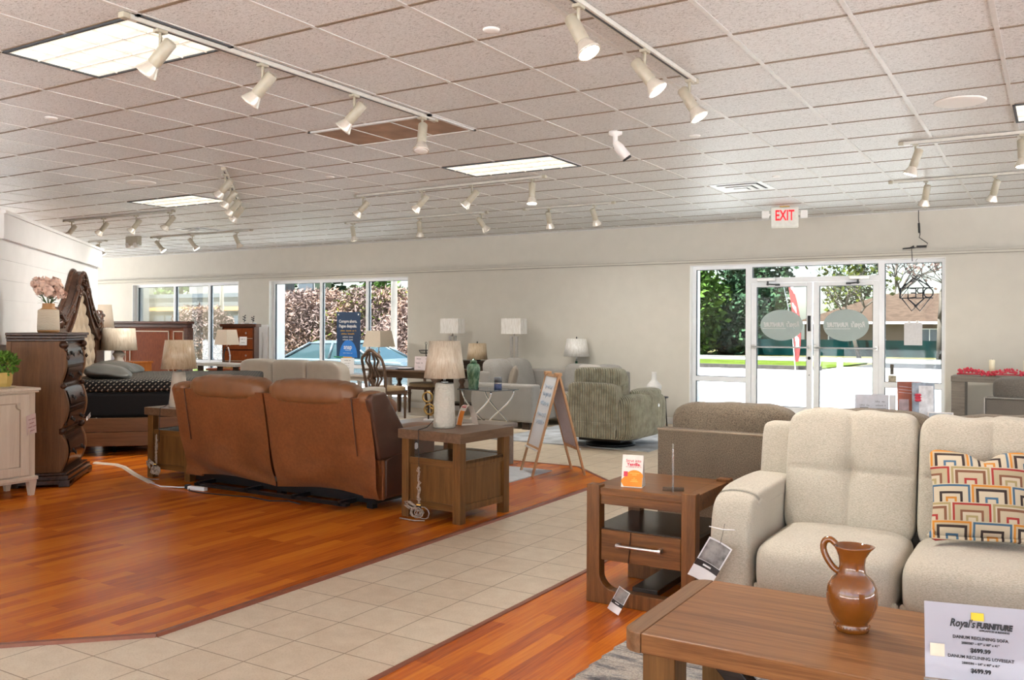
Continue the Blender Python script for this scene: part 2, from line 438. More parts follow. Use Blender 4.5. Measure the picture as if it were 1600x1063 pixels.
# ceiling: tiles with real tees
mb = MB(); mb.box(XL, XR, YB, YF+.3, ZC, ZC+.12)
GX0, GY0, G = -2.1099, 4.0722, .6096
k = math.ceil((XL-GX0)/G)
while GX0+k*G < XR:
    q = GX0+k*G; mb.box(q-.0125, q+.0125, YB, YF, ZC-.0045, ZC, 1); k += 1
k = math.ceil((YB-GY0)/G)
while GY0+k*G < YF:
    q = GY0+k*G; mb.box(XL, XR, q-.0115, q+.0115, ZC-.003, ZC, 2); k += 1
mb.box(XL, XR, YF-.025, YF, ZC-.012, ZC, 1)
struct('ceiling', mb, [M_CEIL, M_TEE, M_TEE_SHADE])

# ================================================================ windows and doors
YG = 13.03
def frame_rect(mb, x0, x1, z0, z1, w, y0=12.995, y1=13.065, wb=None, wt=None):
    wb = w if wb is None else wb; wt = w if wt is None else wt
    mb.box(x0, x0+w, y0, y1, z0, z1); mb.box(x1-w, x1, y0, y1, z0, z1)
    mb.box(x0+w, x1-w, y0, y1, z0, z0+wb); mb.box(x0+w, x1-w, y0, y1, z1-wt, z1)
def gasket(mb, x0, x1, z0, z1, t=.008):
    for a in ((x0,x0+t,z0,z1),(x1-t,x1,z0,z1),(x0,x1,z0,z0+t),(x0,x1,z1-t,z1)): mb.box(a[0],a[1],13.012,13.05,a[2],a[3],1)
def window(name, x0, x1, z0, z1, bars, rail=(.665,.73), w=.055):
    root = bpy.data.objects.new(name, None); COL.objects.link(root); root.location = (0,0,0); root['kind'] = 'structure'
    mb = MB(); frame_rect(mb, x0, x1, z0, z1, w)
    xs = [x0] + [b for b in bars] + [x1]
    for b in bars: mb.box(b-w/2, b+w/2, 12.985, 13.075, z0+w, z1-w)
    cells = []
    for i in range(len(xs)-1):
        a = xs[i] + (w if i == 0 else w/2); c = xs[i+1] - (w if i == len(xs)-2 else w/2)
        if rail: 
            mb.box(a, c, 12.995, 13.065, rail[0], rail[1]); cells += [(a,c,z0+w,rail[0]),(a,c,rail[1],z1-w)]
        else: cells.append((a,c,z0+w,z1-w))
    for c in cells: gasket(mb, *c)
    link('frame', mb, [M_ALU, M_ALU_D], root)
    for a, c, q0, q1 in cells:
        g = MB(); g.box(a, c, YG-.003, YG+.003, q0, q1); link('pane', g, M_GLASS, root)
    return root
window('window_1', -17.95, -14.50, .10, 2.375, [-16.62,-15.495])
window('window_2', -13.60, -10.08, .10, 2.365, [-12.282,-11.115])
window('window_3', -4.73, -3.862, .02, 2.388, [], rail=(.667,.738))
window('window_4', -2.062, -1.268, .02, 2.388, [], rail=(.667,.738), w=.045)
w5 = window('window_5', -3.862, -2.062, 2.123, 2.388, [], rail=None, w=.036)
bpy.data.objects[w5.name]
mb = MB()
M_FROST = vinyl('frosted_white_vinyl', (.93,.93,.93), .5)
M_OVAL = vinyl('grey_green_frosted_vinyl', (.50,.57,.555), .24)
# house number stuck on the transom, read from the street (mirrored from inside)
mb = MB(); text_into(mb, '126', .135, Matrix.Translation((-2.93,13.036,2.265)) @ Matrix.Scale(-1, 4, (1,0,0)) @ UPRIGHT, bold=.004)
link('lettering', mb, M_FROST, w5)
def door_leaf(name, x0, x1, hinge_left):
    root = bpy.data.objects.new(name, None); COL.objects.link(root); root['kind'] = 'structure'
    mb = MB(); st = .075
    z0, z1 = .01, 2.115
    mb.box(x0, x0+st, 13.0, 13.06, z0, z1); mb.box(x1-st, x1, 13.0, 13.06, z0, z1)
    mb.box(x0+st, x1-st, 13.0, 13.06, z0, .335); mb.box(x0+st, x1-st, 13.0, 13.06, 2.058, z1)
    gasket(mb, x0+st, x1-st, .335, 2.058)
    link('frame', mb, [M_ALU, M_ALU_D], root, bev=.003)
    g = MB(); g.box(x0+st, x1-st, YG-.003, YG+.003, .335, 2.058); link('pane', g, M_GLASS, root)
    # push bar across the leaf
    b = MB(); b.tube([(x0+.03,12.995,1.19),(x0+.03,12.94,1.19),(x1-.03,12.94,1.19),(x1-.03,12.995,1.19)], .0125, 10)
    b.box(x0+.008, x0+.052, 12.985, 13.0, 1.16, 1.22); b.box(x1-.052, x1-.008, 12.985, 13.0, 1.16, 1.22)
    link('push_bar', b, M_STEEL, root)
    cx = (x0+x1)/2
    d = MB(); ov = [(cx+.303*math.cos(a*PI/24), 1.505+.222*math.sin(a*PI/24)) for a in range(48)]
    d.prism(ov, 'y', 13.020, 13.0255)
    dec = link('decal', d, M_OVAL, root)
    t = MB(); FL = Matrix.Scale(-1, 4, (1,0,0))
    text_into(t, "Royal's", .105, Matrix.Translation((cx+.165,13.017,1.515)) @ FL @ UPRIGHT, shear=.3, bold=.004, squash=.62)
    text_into(t, 'FURNITURE', .084, Matrix.Translation((cx-.105,13.017,1.508)) @ FL @ UPRIGHT, shear=.25, bold=.005, squash=.64)
    t.box(cx-.27, cx+.06, 13.0155, 13.0185, 1.452, 1.462)
    link('lettering', t, M_FROST, dec)
    return root
dl = door_leaf('door_1', -3.835, -2.972, True)
dr = door_leaf('door_2', -2.952, -2.090, False)
mb = MB()   # header and outer posts of the double door
mb.box(-3.862, -2.062, 12.985, 13.075, 2.118, 2.190); mb.box(-3.885, -3.838, 12.985, 13.075, .0, 2.12); mb.box(-2.087, -2.040, 12.985, 13.075, .0, 2.12)
mb.box(-3.862, -2.062, 12.98, 13.08, 0, .012)
struct('trim_10', mb, M_ALU)
def closer(root, x, sx):
    mb = MB(); mb.box(x-.13, x+.13, 12.91, 12.985, 2.135, 2.185); link('closer', mb, M_STEEL, root, bev=.008)
    mb = MB(); mb.box(x+sx*.02-.012, x+sx*.02+.012, 12.925, 12.95, 2.075, 2.135); mb.cyl((x,12.94,2.095),(x+sx*.17,12.99,2.085),.010,8); mb.box(x+sx*.15-.03, x+sx*.15+.03, 12.96, 13.0, 2.07, 2.098)
    link('closer_arm', mb, M_ALU_D, root)
closer(dl, -3.60, 1); closer(dr, -2.33, -1)
mb = MB(); mb.cyl((-3.008,13.0,1.04),(-3.008,12.985,1.04),.022,16); mb.box(-3.03,-2.99,12.99,13.0,1.42,1.64); mb.cyl((-3.008,13.0,.80),(-3.008,12.995,.80),.008,8)
link('lock', mb, M_BLACKMETAL, dl)
mb = MB(); mb.tube([(-2.93,13.06,1.13),(-2.93,13.10,1.13),(-2.91,13.13,1.10),(-2.89,13.14,.98),(-2.91,13.13,.86),(-2.93,13.10,.83),(-2.93,13.06,.83)], .012, 8)
link('pull_handle', mb, M_STEEL, dr)
# ================================================================ outside
def gz(y): return -.05 - .009*(y-13.35)
def strip(name, mat, x0, x1, y0, y1, dz=0.0, th=.3, kind='structure'):
    mb = MB(); mb.hexa([(x0,y0,gz(y0)+dz-th),(x1,y0,gz(y0)+dz-th),(x1,y1,gz(y1)+dz-th),(x0,y1,gz(y1)+dz-th)],[(x0,y0,gz(y0)+dz),(x1,y0,gz(y0)+dz),(x1,y1,gz(y1)+dz),(x0,y1,gz(y1)+dz)])
    o = link(name, mb, mat); o['kind'] = kind; return o
def concrete(name, c, joint=True):
    m, nt, b = new_mat(name); w = coords(nt, (1,1,1), (0,0,0), True)
    n = noise_tex(nt, w, .5, 5, .6); f = noise_tex(nt, w, 14, 3)
    col = ramp(nt, n, [(.3, sc(c,.86)), (.7, c)])
    br = nt.nodes.new('ShaderNodeTexBrick'); nt.links.new(coords(nt, (1,1,1), (0,0,.35), True), br.inputs['Vector']); br.offset = 0
    br.inputs['Scale'].default_value = 1; br.inputs['Brick Width'].default_value = 6.5; br.inputs['Row Height'].default_value = 6.5; br.inputs['Mortar Size'].default_value = .03
    col = mixc(nt, br.outputs['Fac'], col, sc(c,.55)) if joint else col
    nt.links.new(col, b.inputs['Base Color']); setp(b, Roughness=.95, Specular_IOR_Level=.08); bump(nt, b, f, .2, .004); return m
M_CONC = concrete('sunlit_concrete', (.52,.51,.495)); M_WALK = concrete('sidewalk_concrete', (0.1360,0.1320,0.1240), False)
M_ROAD = concrete('grey_asphalt', (0.0240,0.0240,0.0248), False); M_STONE = plain('weathered_kerb_stone', (0.0280,0.0224,0.0176), .9, 0, .3, 6)
M_GRASS = plain('lawn_grass', (0.0440,0.0624,0.0064), .95, 0, .35, 1.2, .4, Specular_IOR_Level=.05); M_DRY = plain('dry_verge_grass', (0.0600,0.0544,0.0208), .95, 0, .4, 1.0, .4, Specular_IOR_Level=.05)
o = strip('ground', concrete('parking_concrete', (.52,.51,.495)), -90, 60, 13.33, 44); o.name = 'parking_lot'
strip('ground', M_DRY, -140, 90, 43.9, 140, -.02)
o = strip('ground_left', M_CONC, -60, XL-.2, -40, 13.4); o.name = 'west_bounce_ground'  # unseen ground added to bounce sunlight through the left opening
o = strip('ground_right', M_CONC, 6.7, 40, -40, 13.4); o.name = 'side_bounce_ground'  # unseen pale ground, bounces sunlight in through the right opening
mb = MB(); mb.box(-40, 40, -45, YB-.2, -.4, -.08); o = link('back_bounce_ground', mb, M_CONC); o['kind'] = 'structure'  # unseen, added behind the back opening to throw sunlight onto the ceiling
# concrete car park apron seen through the far-left windows: lawn strip close to the wall
strip('lawn', M_GRASS, -60, -17.0, 16.5, 25.5, .01)
mb = MB()
y0 = 38.2
mb.hexa([(-60,y0,gz(y0)-.1),(-8.4,y0,gz(y0)-.1),(-8.4,y0+.35,gz(y0)-.1),(-60,y0+.35,gz(y0)-.1)],[(-60,y0,gz(y0)+.17),(-8.4,y0,gz(y0)+.17),(-8.4,y0+.35,gz(y0)+.17),(-60,y0+.35,gz(y0)+.17)])
o = link('kerb', mb, M_STONE); o['kind'] = 'structure'
strip('lawn', M_GRASS, -60, -8.6, 38.55, 50, .06)
strip('sidewalk', M_WALK, -90, 30, 52, 59, .02)
strip('road', M_ROAD, -8.2, 40, 44.2, 51, .01)
strip('sidewalk', M_WALK, -90, 30, 60.5, 62, .03)
solo('parking_post', MB().box(-.11,.11,-.11,.11,0,.52), plain('white_post_paint',(.8,.78,.74),.7), 'short white painted concrete post at the end of the kerb', 'post', (-7.9,39.6,gz(39.6)), bev=.02)

# green screened fence in front of the house
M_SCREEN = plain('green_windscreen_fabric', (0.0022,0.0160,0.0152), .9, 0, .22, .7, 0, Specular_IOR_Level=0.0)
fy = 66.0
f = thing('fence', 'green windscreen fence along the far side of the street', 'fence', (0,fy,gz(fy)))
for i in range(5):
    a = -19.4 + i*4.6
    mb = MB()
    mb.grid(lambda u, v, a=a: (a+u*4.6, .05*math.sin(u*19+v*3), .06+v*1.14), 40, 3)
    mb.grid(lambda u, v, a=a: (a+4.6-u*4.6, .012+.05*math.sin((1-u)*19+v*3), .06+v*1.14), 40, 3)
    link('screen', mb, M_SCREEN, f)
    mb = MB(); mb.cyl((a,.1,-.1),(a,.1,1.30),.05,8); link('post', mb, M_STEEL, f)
# brown-roofed house
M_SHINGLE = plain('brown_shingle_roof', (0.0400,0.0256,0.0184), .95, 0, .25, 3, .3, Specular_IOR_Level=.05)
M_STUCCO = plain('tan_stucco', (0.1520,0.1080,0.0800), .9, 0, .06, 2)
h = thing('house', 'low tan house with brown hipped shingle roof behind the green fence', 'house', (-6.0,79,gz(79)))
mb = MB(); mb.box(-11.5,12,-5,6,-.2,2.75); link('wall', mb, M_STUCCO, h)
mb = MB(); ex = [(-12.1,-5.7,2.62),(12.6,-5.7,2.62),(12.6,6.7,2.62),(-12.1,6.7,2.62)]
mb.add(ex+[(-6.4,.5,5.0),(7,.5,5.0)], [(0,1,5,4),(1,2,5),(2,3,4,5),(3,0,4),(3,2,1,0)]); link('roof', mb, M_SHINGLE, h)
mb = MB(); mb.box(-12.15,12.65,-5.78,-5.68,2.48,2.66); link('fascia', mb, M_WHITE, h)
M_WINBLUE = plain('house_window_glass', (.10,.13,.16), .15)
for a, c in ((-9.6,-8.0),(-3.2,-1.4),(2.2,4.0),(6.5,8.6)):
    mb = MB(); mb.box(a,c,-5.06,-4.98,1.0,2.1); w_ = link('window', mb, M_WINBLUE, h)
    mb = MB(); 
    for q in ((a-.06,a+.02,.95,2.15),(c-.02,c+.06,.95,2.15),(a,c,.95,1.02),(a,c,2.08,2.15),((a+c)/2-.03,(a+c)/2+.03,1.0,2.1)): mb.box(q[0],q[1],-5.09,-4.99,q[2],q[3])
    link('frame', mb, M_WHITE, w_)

# trees
def leaf_mat(name, c, var=.5):
    m, nt, b = new_mat(name); g = nt.nodes.new('ShaderNodeObjectInfo')
    n = noise_tex(nt, coords(nt), .9, 2); n2 = noise_tex(nt, coords(nt), 7, 1)
    f = mth(nt, 'ADD', mth(nt, 'MULTIPLY', n, .6), mth(nt, 'MULTIPLY', n2, .4))
    nt.links.new(ramp(nt, f, [(.32, sc(c,1-var)), (.5, c), (.68, tuple(min(1,x*k) for x, k in zip(c,(1.9,1.55,1.1))))]), b.inputs['Base Color'])
    setp(b, Roughness=.8, Specular_IOR_Level=.12); return m
M_BARK = plain('tree_bark', (0.0432,0.0335,0.0238), .95, 0, .25, 4, .4)
def crown(blobs, n, size, rnd, tall=1.0):
    mb = MB()
    for (cx, cy, cz, r) in blobs:
        k = int(n * r*r)
        for _ in range(k):
            d = Vector((rnd.gauss(0,1), rnd.gauss(0,1), rnd.gauss(0,1))).normalized()
            p = Vector((cx,cy,cz)) + Vector((d.x,d.y,d.z*tall)) * (r * rnd.uniform(.55,1.05))
            a = Vector((rnd.gauss(0,1), rnd.gauss(0,1), rnd.gauss(0,.7))).normalized(); b = a.cross(Vector((rnd.gauss(0,1),rnd.gauss(0,1),rnd.gauss(0,1)))).normalized()
            s_ = size * rnd.uniform(.6,1.4)
            mb.add([tuple(p+a*s_), tuple(p+b*s_*.55), tuple(p-a*s_), tuple(p-b*s_*.55)], [(0,1,2,3)])
    return mb
def tree(label, x, y, hh, wid, mat, seed, n=46, size=.26, group=None, name='leafy_tree', base=.18):
    rnd = random.Random(seed); t = thing(name, label, 'tree', (x,y,gz(y)), 0, group)
    blobs = []
    for i in range(13):
        q = i/12; zz = hh*(base+.75*q); rr = wid*(.28+.25*math.sin(PI*min(1,q*1.05+.05)))
        blobs.append((rnd.uniform(-1,1)*wid*.42*(1-.5*q), rnd.uniform(-1,1)*wid*.42*(1-.5*q), zz, rr))
    link('crown', crown(blobs, n, size, rnd), mat, t)
    mb = MB(); mb.tube([(0,0,-.3),(.05,0,hh*.3),(.15,.1,hh*.6),(.1,.1,hh*.85)], [.28,.22,.13,.04], 8)
    for k in range(5):
        a = k*1.3; mb.tube([(.06,0,hh*(.28+.08*k)),(math.cos(a)*wid*.25,math.sin(a)*wid*.25,hh*(.42+.08*k))],[.08,.02],6)
    link('trunk', mb, M_BARK, t); return t
M_LEAF = leaf_mat('bright_green_leaves', (0.0464,0.0960,0.0144)); M_LEAF_D = leaf_mat('dark_green_leaves', (0.0108,0.0288,0.0096)); M_LEAF_B = leaf_mat('blue_green_leaves', (0.0208,0.0496,0.0240))
M_LEAF_Y = leaf_mat('yellow_green_leaves', (0.0624,0.0792,0.0084)); M_DRYLEAF = leaf_mat('dry_brown_twigs', (0.1480,0.1000,0.0880), .4)
GT = 'street trees seen through the entrance'
tree('bright green bushy tree at the far left of the entrance glass', -24.9, 66, 10.5, 5.4, M_LEAF, 1, 120, .24, GT, base=.04)
tree('dark green tree behind the bright bushy one, left of the entrance', -22.0, 74, 12.5, 5.2, M_LEAF_D, 2, 110, .26, GT, base=.04)
tree('blue-green tree standing at the left end of the fence', -20.7, 68.6, 8.9, 4.4, M_LEAF_B, 3, 120, .24, GT, base=.03)
tree('tall dark tree rising over the left end of the house roof', -17.0, 93, 12.0, 3.6, M_LEAF_D, 4, group=GT)
tree('distant green tree over the right end of the house roof', -4.6, 96, 10.5, 3.6, M_LEAF_B, 5, group=GT)
def bare_tree(name, label, x, y, hh, seed, spread=2.2, leaves=None, lean=0.0, nl=260):
    rnd = random.Random(seed); t = thing(name, label, 'tree', (x,y,gz(y))); mb = MB(); tips = []
    def br(p, d, l, r, dep):
        q = p + d*l; m_ = p + d*l*.5 + Vector((rnd.uniform(-1,1),rnd.uniform(-1,1),0))*l*.06
        mb.tube([tuple(p),tuple(m_),tuple(q)],[r,r*.85,r*.65],6 if dep < 3 else 4)
        if dep >= 5: tips.append(q); return
        if dep >= 3: tips.append(q)
        for k in range(3 if dep < 4 else 2):
            e = (d + Vector((rnd.uniform(-1,1)*spread*.42,rnd.uniform(-1,1)*spread*.42,rnd.uniform(-.25,.6)))).normalized()
            br(q, e, l*rnd.uniform(.62,.82), r*.58, dep+1)
    br(Vector((0,0,-.2)), Vector((lean,0,1)).normalized(), hh*.30, hh*.022, 0)
    link('trunk', mb, M_BARK, t)
    if leaves:
        m2 = MB()
        for _ in range(nl):
            p = rnd.choice(tips) + Vector((rnd.gauss(0,.35),rnd.gauss(0,.35),rnd.gauss(0,.35)))
            a = Vector((rnd.gauss(0,1),rnd.gauss(0,1),rnd.gauss(0,1))).normalized(); b = a.cross(Vector((1,.3,.2))).normalized(); s_ = rnd.uniform(.12,.24)
            m2.add([tuple(p+a*s_),tuple(p+b*s_*.6),tuple(p-a*s_),tuple(p-b*s_*.6)],[(0,1,2,3)])
        link('crown', m2, leaves, t)
    return t
bare_tree('thin_tree', 'thin tree with sparse yellow-green leaves before the green fence', -11.2, 62.5, 7.4, 11, 2.6, M_LEAF_Y, -.25, 520)
bare_tree('bare_tree', 'nearly bare twiggy tree to the right above the house roof', -6.6, 64, 9.5, 12, 2.8, M_DRYLEAF, 0, 500)
bare_tree('bare_tree', 'nearly bare twiggy tree in the middle behind the house number', -13.4, 88, 13.0, 13, 2.6, M_DRYLEAF, 0, 420)
# red feather flag
M_RED = plain('red_flag_fabric', (0.1339,0.0098,0.0086), .7, 0, .1, 3); 
fl = thing('feather_flag', 'red and white feather flag standing on the kerb outside the door', 'flag', (-9.35,38.0,gz(38.0)))
mb = MB(); pts = [(0,0,0),(-.12,0,1.4),(-.30,0,2.6),(-.52,0,3.6),(-.62,0,3.9)]; mb.tube(pts, [.025,.02,.016,.012,.01], 8); link('pole', mb, M_STEEL, fl)
def fcv(t): 
    z = .35 + t*3.5
    return (-.01 - .155*t - .17*t*t*1.9*.55, z, .32*math.sin(PI*min(1,(t*.86+.10)))**.8)
def flag_strip(t0, t1, mat, nm):
    mb = MB()
    for off, sgn in ((0,1),(.012,-1)):
        mb.grid(lambda u, v: (fcv(t0+(t1-t0)*v)[0] + (u if sgn > 0 else 1-u)*fcv(t0+(t1-t0)*v)[2], off+.03*math.sin(5*v+3*u), fcv(t0+(t1-t0)*v)[1]), 4, 10)
    return link(nm, mb, mat, fl)
sailo = flag_strip(0, 1.0, M_RED, 'sail')
mb = MB()
for t0, t1 in ((.18,.30),(.56,.70),(.80,.97)):
    for off in (-.014,.026): mb.grid(lambda u, v: (fcv(t0+(t1-t0)*v)[0]+.06+u*.14, off+.03*math.sin(5*v+3*u), fcv(t0+(t1-t0)*v)[1]), 3, 6)
link('lettering', mb, M_PAPER, sailo)

# behind the two left windows: brown shrub, car, flat-roofed building, poles
def shrub(label, x, y, wx, hh, seed, n=3800, mat=M_DRYLEAF, green=None, name='brown_shrub'):
    rnd = random.Random(seed); t = thing(name, label, 'shrub', (x,y,gz(y))); m1 = MB(); m2 = MB()
    for _ in range(n):
        a = rnd.uniform(0,2*PI); rr = math.sqrt(rnd.random()); zz = rnd.random()**.8
        e = math.sqrt(max(.05,1-(zz*.92)**2)); p = Vector((math.cos(a)*rr*wx*e, math.sin(a)*rr*wx*.8*e, zz*hh*(1-.15*rnd.random())))
        d = Vector((rnd.gauss(0,1),rnd.gauss(0,1),rnd.gauss(.3,1))).normalized(); l = rnd.uniform(.05,.13)
        b = d.cross(Vector((rnd.gauss(0,1),rnd.gauss(0,1),rnd.gauss(0,1)))).normalized()*l*.22
        (m2 if green and rnd.random() < .18 else m1).add([tuple(p-d*l),tuple(p+b),tuple(p+d*l),tuple(p-b)],[(0,1,2,3)])
    link('twigs', m1, mat, t)
    if green: link('leaves', m2, green, t)
    mb = MB()
    for k in range(7):
        a = k*.9; mb.tube([(0,0,-.1),(math.cos(a)*wx*.4,math.sin(a)*wx*.3,hh*.45),(math.cos(a)*wx*.6,math.sin(a)*wx*.5,hh*.7)],[.05,.03,.01],5)
    link('stem', mb, M_BARK, t)
shrub('big twiggy brown shrub behind the parked car, left window part', -21.6, 22.5, 2.6, 2.9, 21, 17000, green=M_DRYLEAF)
shrub('tall brown shrub behind the blue poster', -18.6, 22.2, 2.5, 2.9, 22, 17000, green=M_LEAF_Y)
shrub('purplish brown shrub at the right side of the poster window', -15.5, 21.0, 2.3, 2.5, 23, 13000)
shrub('brown shrub filling the right part of the far left window', -27.6, 22.8, 1.9, 2.4, 24, 9000)
shrub('low green bush under the far left window', -27.8, 18.8, 1.4, .95, 25, 5000, M_LEAF_D, M_LEAF, 'green_bush')
tree('dark green tree over the brown shrubs, centre of the poster window', -23.5, 33, 8.2, 2.9, M_LEAF_D, 31, 60, .2, 'trees behind the brown shrubs')
tree('green tree over the brown shrubs at the right edge of the poster window', -18.6, 35, 7.2, 2.2, M_LEAF, 32, 60, .2, 'trees behind the brown shrubs')
tree('green tree over the brown shrubs at the left edge of the poster window', -30.5, 36, 7.2, 2.4, M_LEAF, 33, 60, .2, 'trees behind the brown shrubs')
for k, (x, y, m_) in enumerate(((-52,41,M_LEAF),(-48,42,M_LEAF_D),(-44,41,M_LEAF),(-40,42,M_LEAF_D))):
    tree(['light green tree over the left end of the flat-roofed building','dark green tree second from the left over the flat-roofed building','light green tree third from the left over the flat-roofed building','dark green tree over the right end of the flat-roofed building'][k], x, y, 8.6, 3.0, m_, 40+k, 36, .3, 'trees behind the flat-roofed building')
b_ = thing('commercial_building', 'flat-roofed grey-green building with dark roof edge and orange stripe', 'building', (-36.5,31.5,gz(31)))
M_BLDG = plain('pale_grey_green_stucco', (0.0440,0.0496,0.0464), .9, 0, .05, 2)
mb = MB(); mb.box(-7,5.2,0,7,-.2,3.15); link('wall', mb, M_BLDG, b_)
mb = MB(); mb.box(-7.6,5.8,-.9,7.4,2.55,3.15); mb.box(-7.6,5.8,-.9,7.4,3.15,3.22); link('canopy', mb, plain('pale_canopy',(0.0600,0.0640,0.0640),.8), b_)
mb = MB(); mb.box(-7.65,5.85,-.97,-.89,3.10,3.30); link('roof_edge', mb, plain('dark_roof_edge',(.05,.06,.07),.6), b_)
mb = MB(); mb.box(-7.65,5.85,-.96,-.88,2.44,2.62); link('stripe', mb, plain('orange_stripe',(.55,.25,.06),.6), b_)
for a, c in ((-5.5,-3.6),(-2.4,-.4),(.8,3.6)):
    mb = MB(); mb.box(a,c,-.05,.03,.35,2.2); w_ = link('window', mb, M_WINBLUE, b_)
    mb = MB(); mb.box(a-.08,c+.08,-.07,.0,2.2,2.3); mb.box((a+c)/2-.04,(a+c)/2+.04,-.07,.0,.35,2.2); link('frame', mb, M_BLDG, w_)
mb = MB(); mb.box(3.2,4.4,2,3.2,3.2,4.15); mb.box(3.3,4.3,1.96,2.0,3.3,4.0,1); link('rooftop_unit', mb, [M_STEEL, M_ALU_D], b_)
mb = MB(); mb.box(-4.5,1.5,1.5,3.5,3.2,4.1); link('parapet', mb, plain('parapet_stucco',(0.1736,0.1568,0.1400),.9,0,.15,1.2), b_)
for lab, x, y, r in (('weathered utility pole at the right side of the poster window',-14.95,18.55,.09),('thin utility pole in the far left window',-30.0,25.8,.09)):
    solo('street_utility_pole', MB().cyl((0,0,-.3),(0,0,8),r,12,0,r*.8), plain('weathered_pole_wood',(.42,.36,.31),.9,0,.12,3), lab, 'pole', (x,y,gz(y)))
# parked car
M_CAR = plain('silver_blue_car_paint', (0.0907,0.1188,0.1339), .25, .3, .02); M_CARGL = plain('tinted_car_glass', (.02,.04,.045), .06)
c = thing('car', 'silver-blue sedan parked outside the window with the poster', 'car', (-14.45,16.35,gz(16)), .10); c.scale = (1,1,.84)
side = [(-2.1,.28),(-2.15,.62),(-2.0,.86),(-1.45,.93),(-.75,1.34),(.35,1.38),(1.05,1.0),(1.9,.88),(2.15,.66),(2.15,.28)]
mb = MB(); mb.prism([(p[0],min(p[1],.93)) for p in side if p[1] < 1.2], 'y', -.86, .86); link('body', mb, M_CAR, c, bev=.07, segs=3)
mb = MB(); mb.hexa([(-1.5,-.78,.9),(1.15,-.78,.9),(1.15,.78,.9),(-1.5,.78,.9)],[(-.72,-.60,1.36),(.35,-.60,1.38),(.35,.60,1.38),(-.72,.60,1.36)]); link('cabin_glass', mb, M_CARGL, c, bev=.03)
mb = MB(); mb.hexa([(-.82,-.62,1.345),(.42,-.62,1.365),(.42,.62,1.365),(-.82,.62,1.345)],[(-.62,-.5,1.42),(.25,-.5,1.43),(.25,.5,1.43),(-.62,.5,1.42)])
for sy in (-1,1):
    for a, d in (((1.15,.9),(.38,1.38)),((-1.5,.9),(-.76,1.36)),((-.1,.9),(-.1,1.37))): mb.cyl((a[0],sy*.785,a[1]),(d[0],sy*.61,d[1]),.035,8)
link('roof', mb, M_CAR, c)
for x in (-1.35,1.35):
    for sy in (-1,1):
        mb = MB(); mb.cyl((x,sy*.70,.31),(x,sy*.89,.31),.31,24); mb.cyl((x,sy*.89,.31),(x,sy*.90,.31),.19,20,1); link('wheel', mb, [M_BLACK, M_STEEL], c)
# ================================================================ ceiling fixtures
M_TUBE, _nt, _b = new_mat('fluorescent_panel')      # tubes glow through the louvre: brightest along three lines, softer at the cell edges
_g = _nt.nodes.new('ShaderNodeTexCoord'); _s = _nt.nodes.new('ShaderNodeSeparateXYZ'); _nt.links.new(_g.outputs['Object'], _s.inputs[0])
_w = mth(_nt,'ADD',mth(_nt,'MULTIPLY',mth(_nt,'COSINE',mth(_nt,'MULTIPLY',_s.outputs[1],2*PI*3/.6096)),.22),.80)
_w = mth(_nt,'MULTIPLY',_w,mth(_nt,'ADD',mth(_nt,'MULTIPLY',noise_tex(_nt, coords(_nt), 9, 2),.5),.75))
_nt.links.new(mth(_nt,'MULTIPLY',_w,TROFFER_L), _b.inputs['Emission Strength']); setp(_b, Base_Color=(.8,.78,.70,1), Emission_Color=(1.0,.955,.82,1), Roughness=.6)
M_LAMP = glow('lit_lamp_face', (1.0, .90, .74), 9.0)
M_LAMP_OFF = plain('unlit_lamp_face', (.80,.80,.78), .12, .0)
M_FIX = plain('cream_fixture_enamel', (.44,.41,.325), .35); M_TRK = plain('pale_track_enamel', (.60,.595,.545), .35); M_REFL = plain('lamp_reflector', (.72,.68,.60), .2, .3)
M_LOUV = plain('white_louvre', (.85,.84,.78), .3)
def troffer(x0, y0, label, cells=(6,3)):
    w, d = 1.2192, .6096
    t = thing('ceiling_light', label, 'ceiling light', (x0+w/2, y0+d/2, ZC-.012), 0, 'fluorescent ceiling panels')
    mb = MB()
    for a in ((-w/2,w/2,-d/2,-d/2+.018),(-w/2,w/2,d/2-.018,d/2),(-w/2,-w/2+.018,-d/2,d/2),(w/2-.018,w/2,-d/2,d/2)): mb.box(a[0],a[1],a[2],a[3],0,.0115)
    link('frame', mb, M_ALU_D, t)  # dark colour stands in for the shadow gap round the panel
    mb = MB(); mb.box(-w/2+.018,w/2-.018,-d/2+.018,d/2-.018,.0075,.0105); link('diffuser', mb, M_TUBE, t)
    mb = MB()
    for i in range(1, cells[0]): q = -w/2+w*i/cells[0]; mb.box(q-.003,q+.003,-d/2+.018,d/2-.018,.000,.0075)
    for i in range(1, cells[1]): q = -d/2+d*i/cells[1]; mb.box(-w/2+.018,w/2-.018,q-.003,q+.003,.000,.0075)
    link('louvre', mb, M_LOUV, t)
    return t
for x0, y0, lab in ((-5.158,2.853,'lit louvred ceiling panel nearest the camera beside the long spotlight track'),
                    (-5.158,7.120,'lit ceiling panel in the middle of the room behind the brown air grille'),
                    (-10.035,7.120,'lit ceiling panel far left above the white partition'),
                    (-.281,7.120,'lit ceiling panel cut by the right edge near the round plate')):
    troffer(x0, y0, lab)
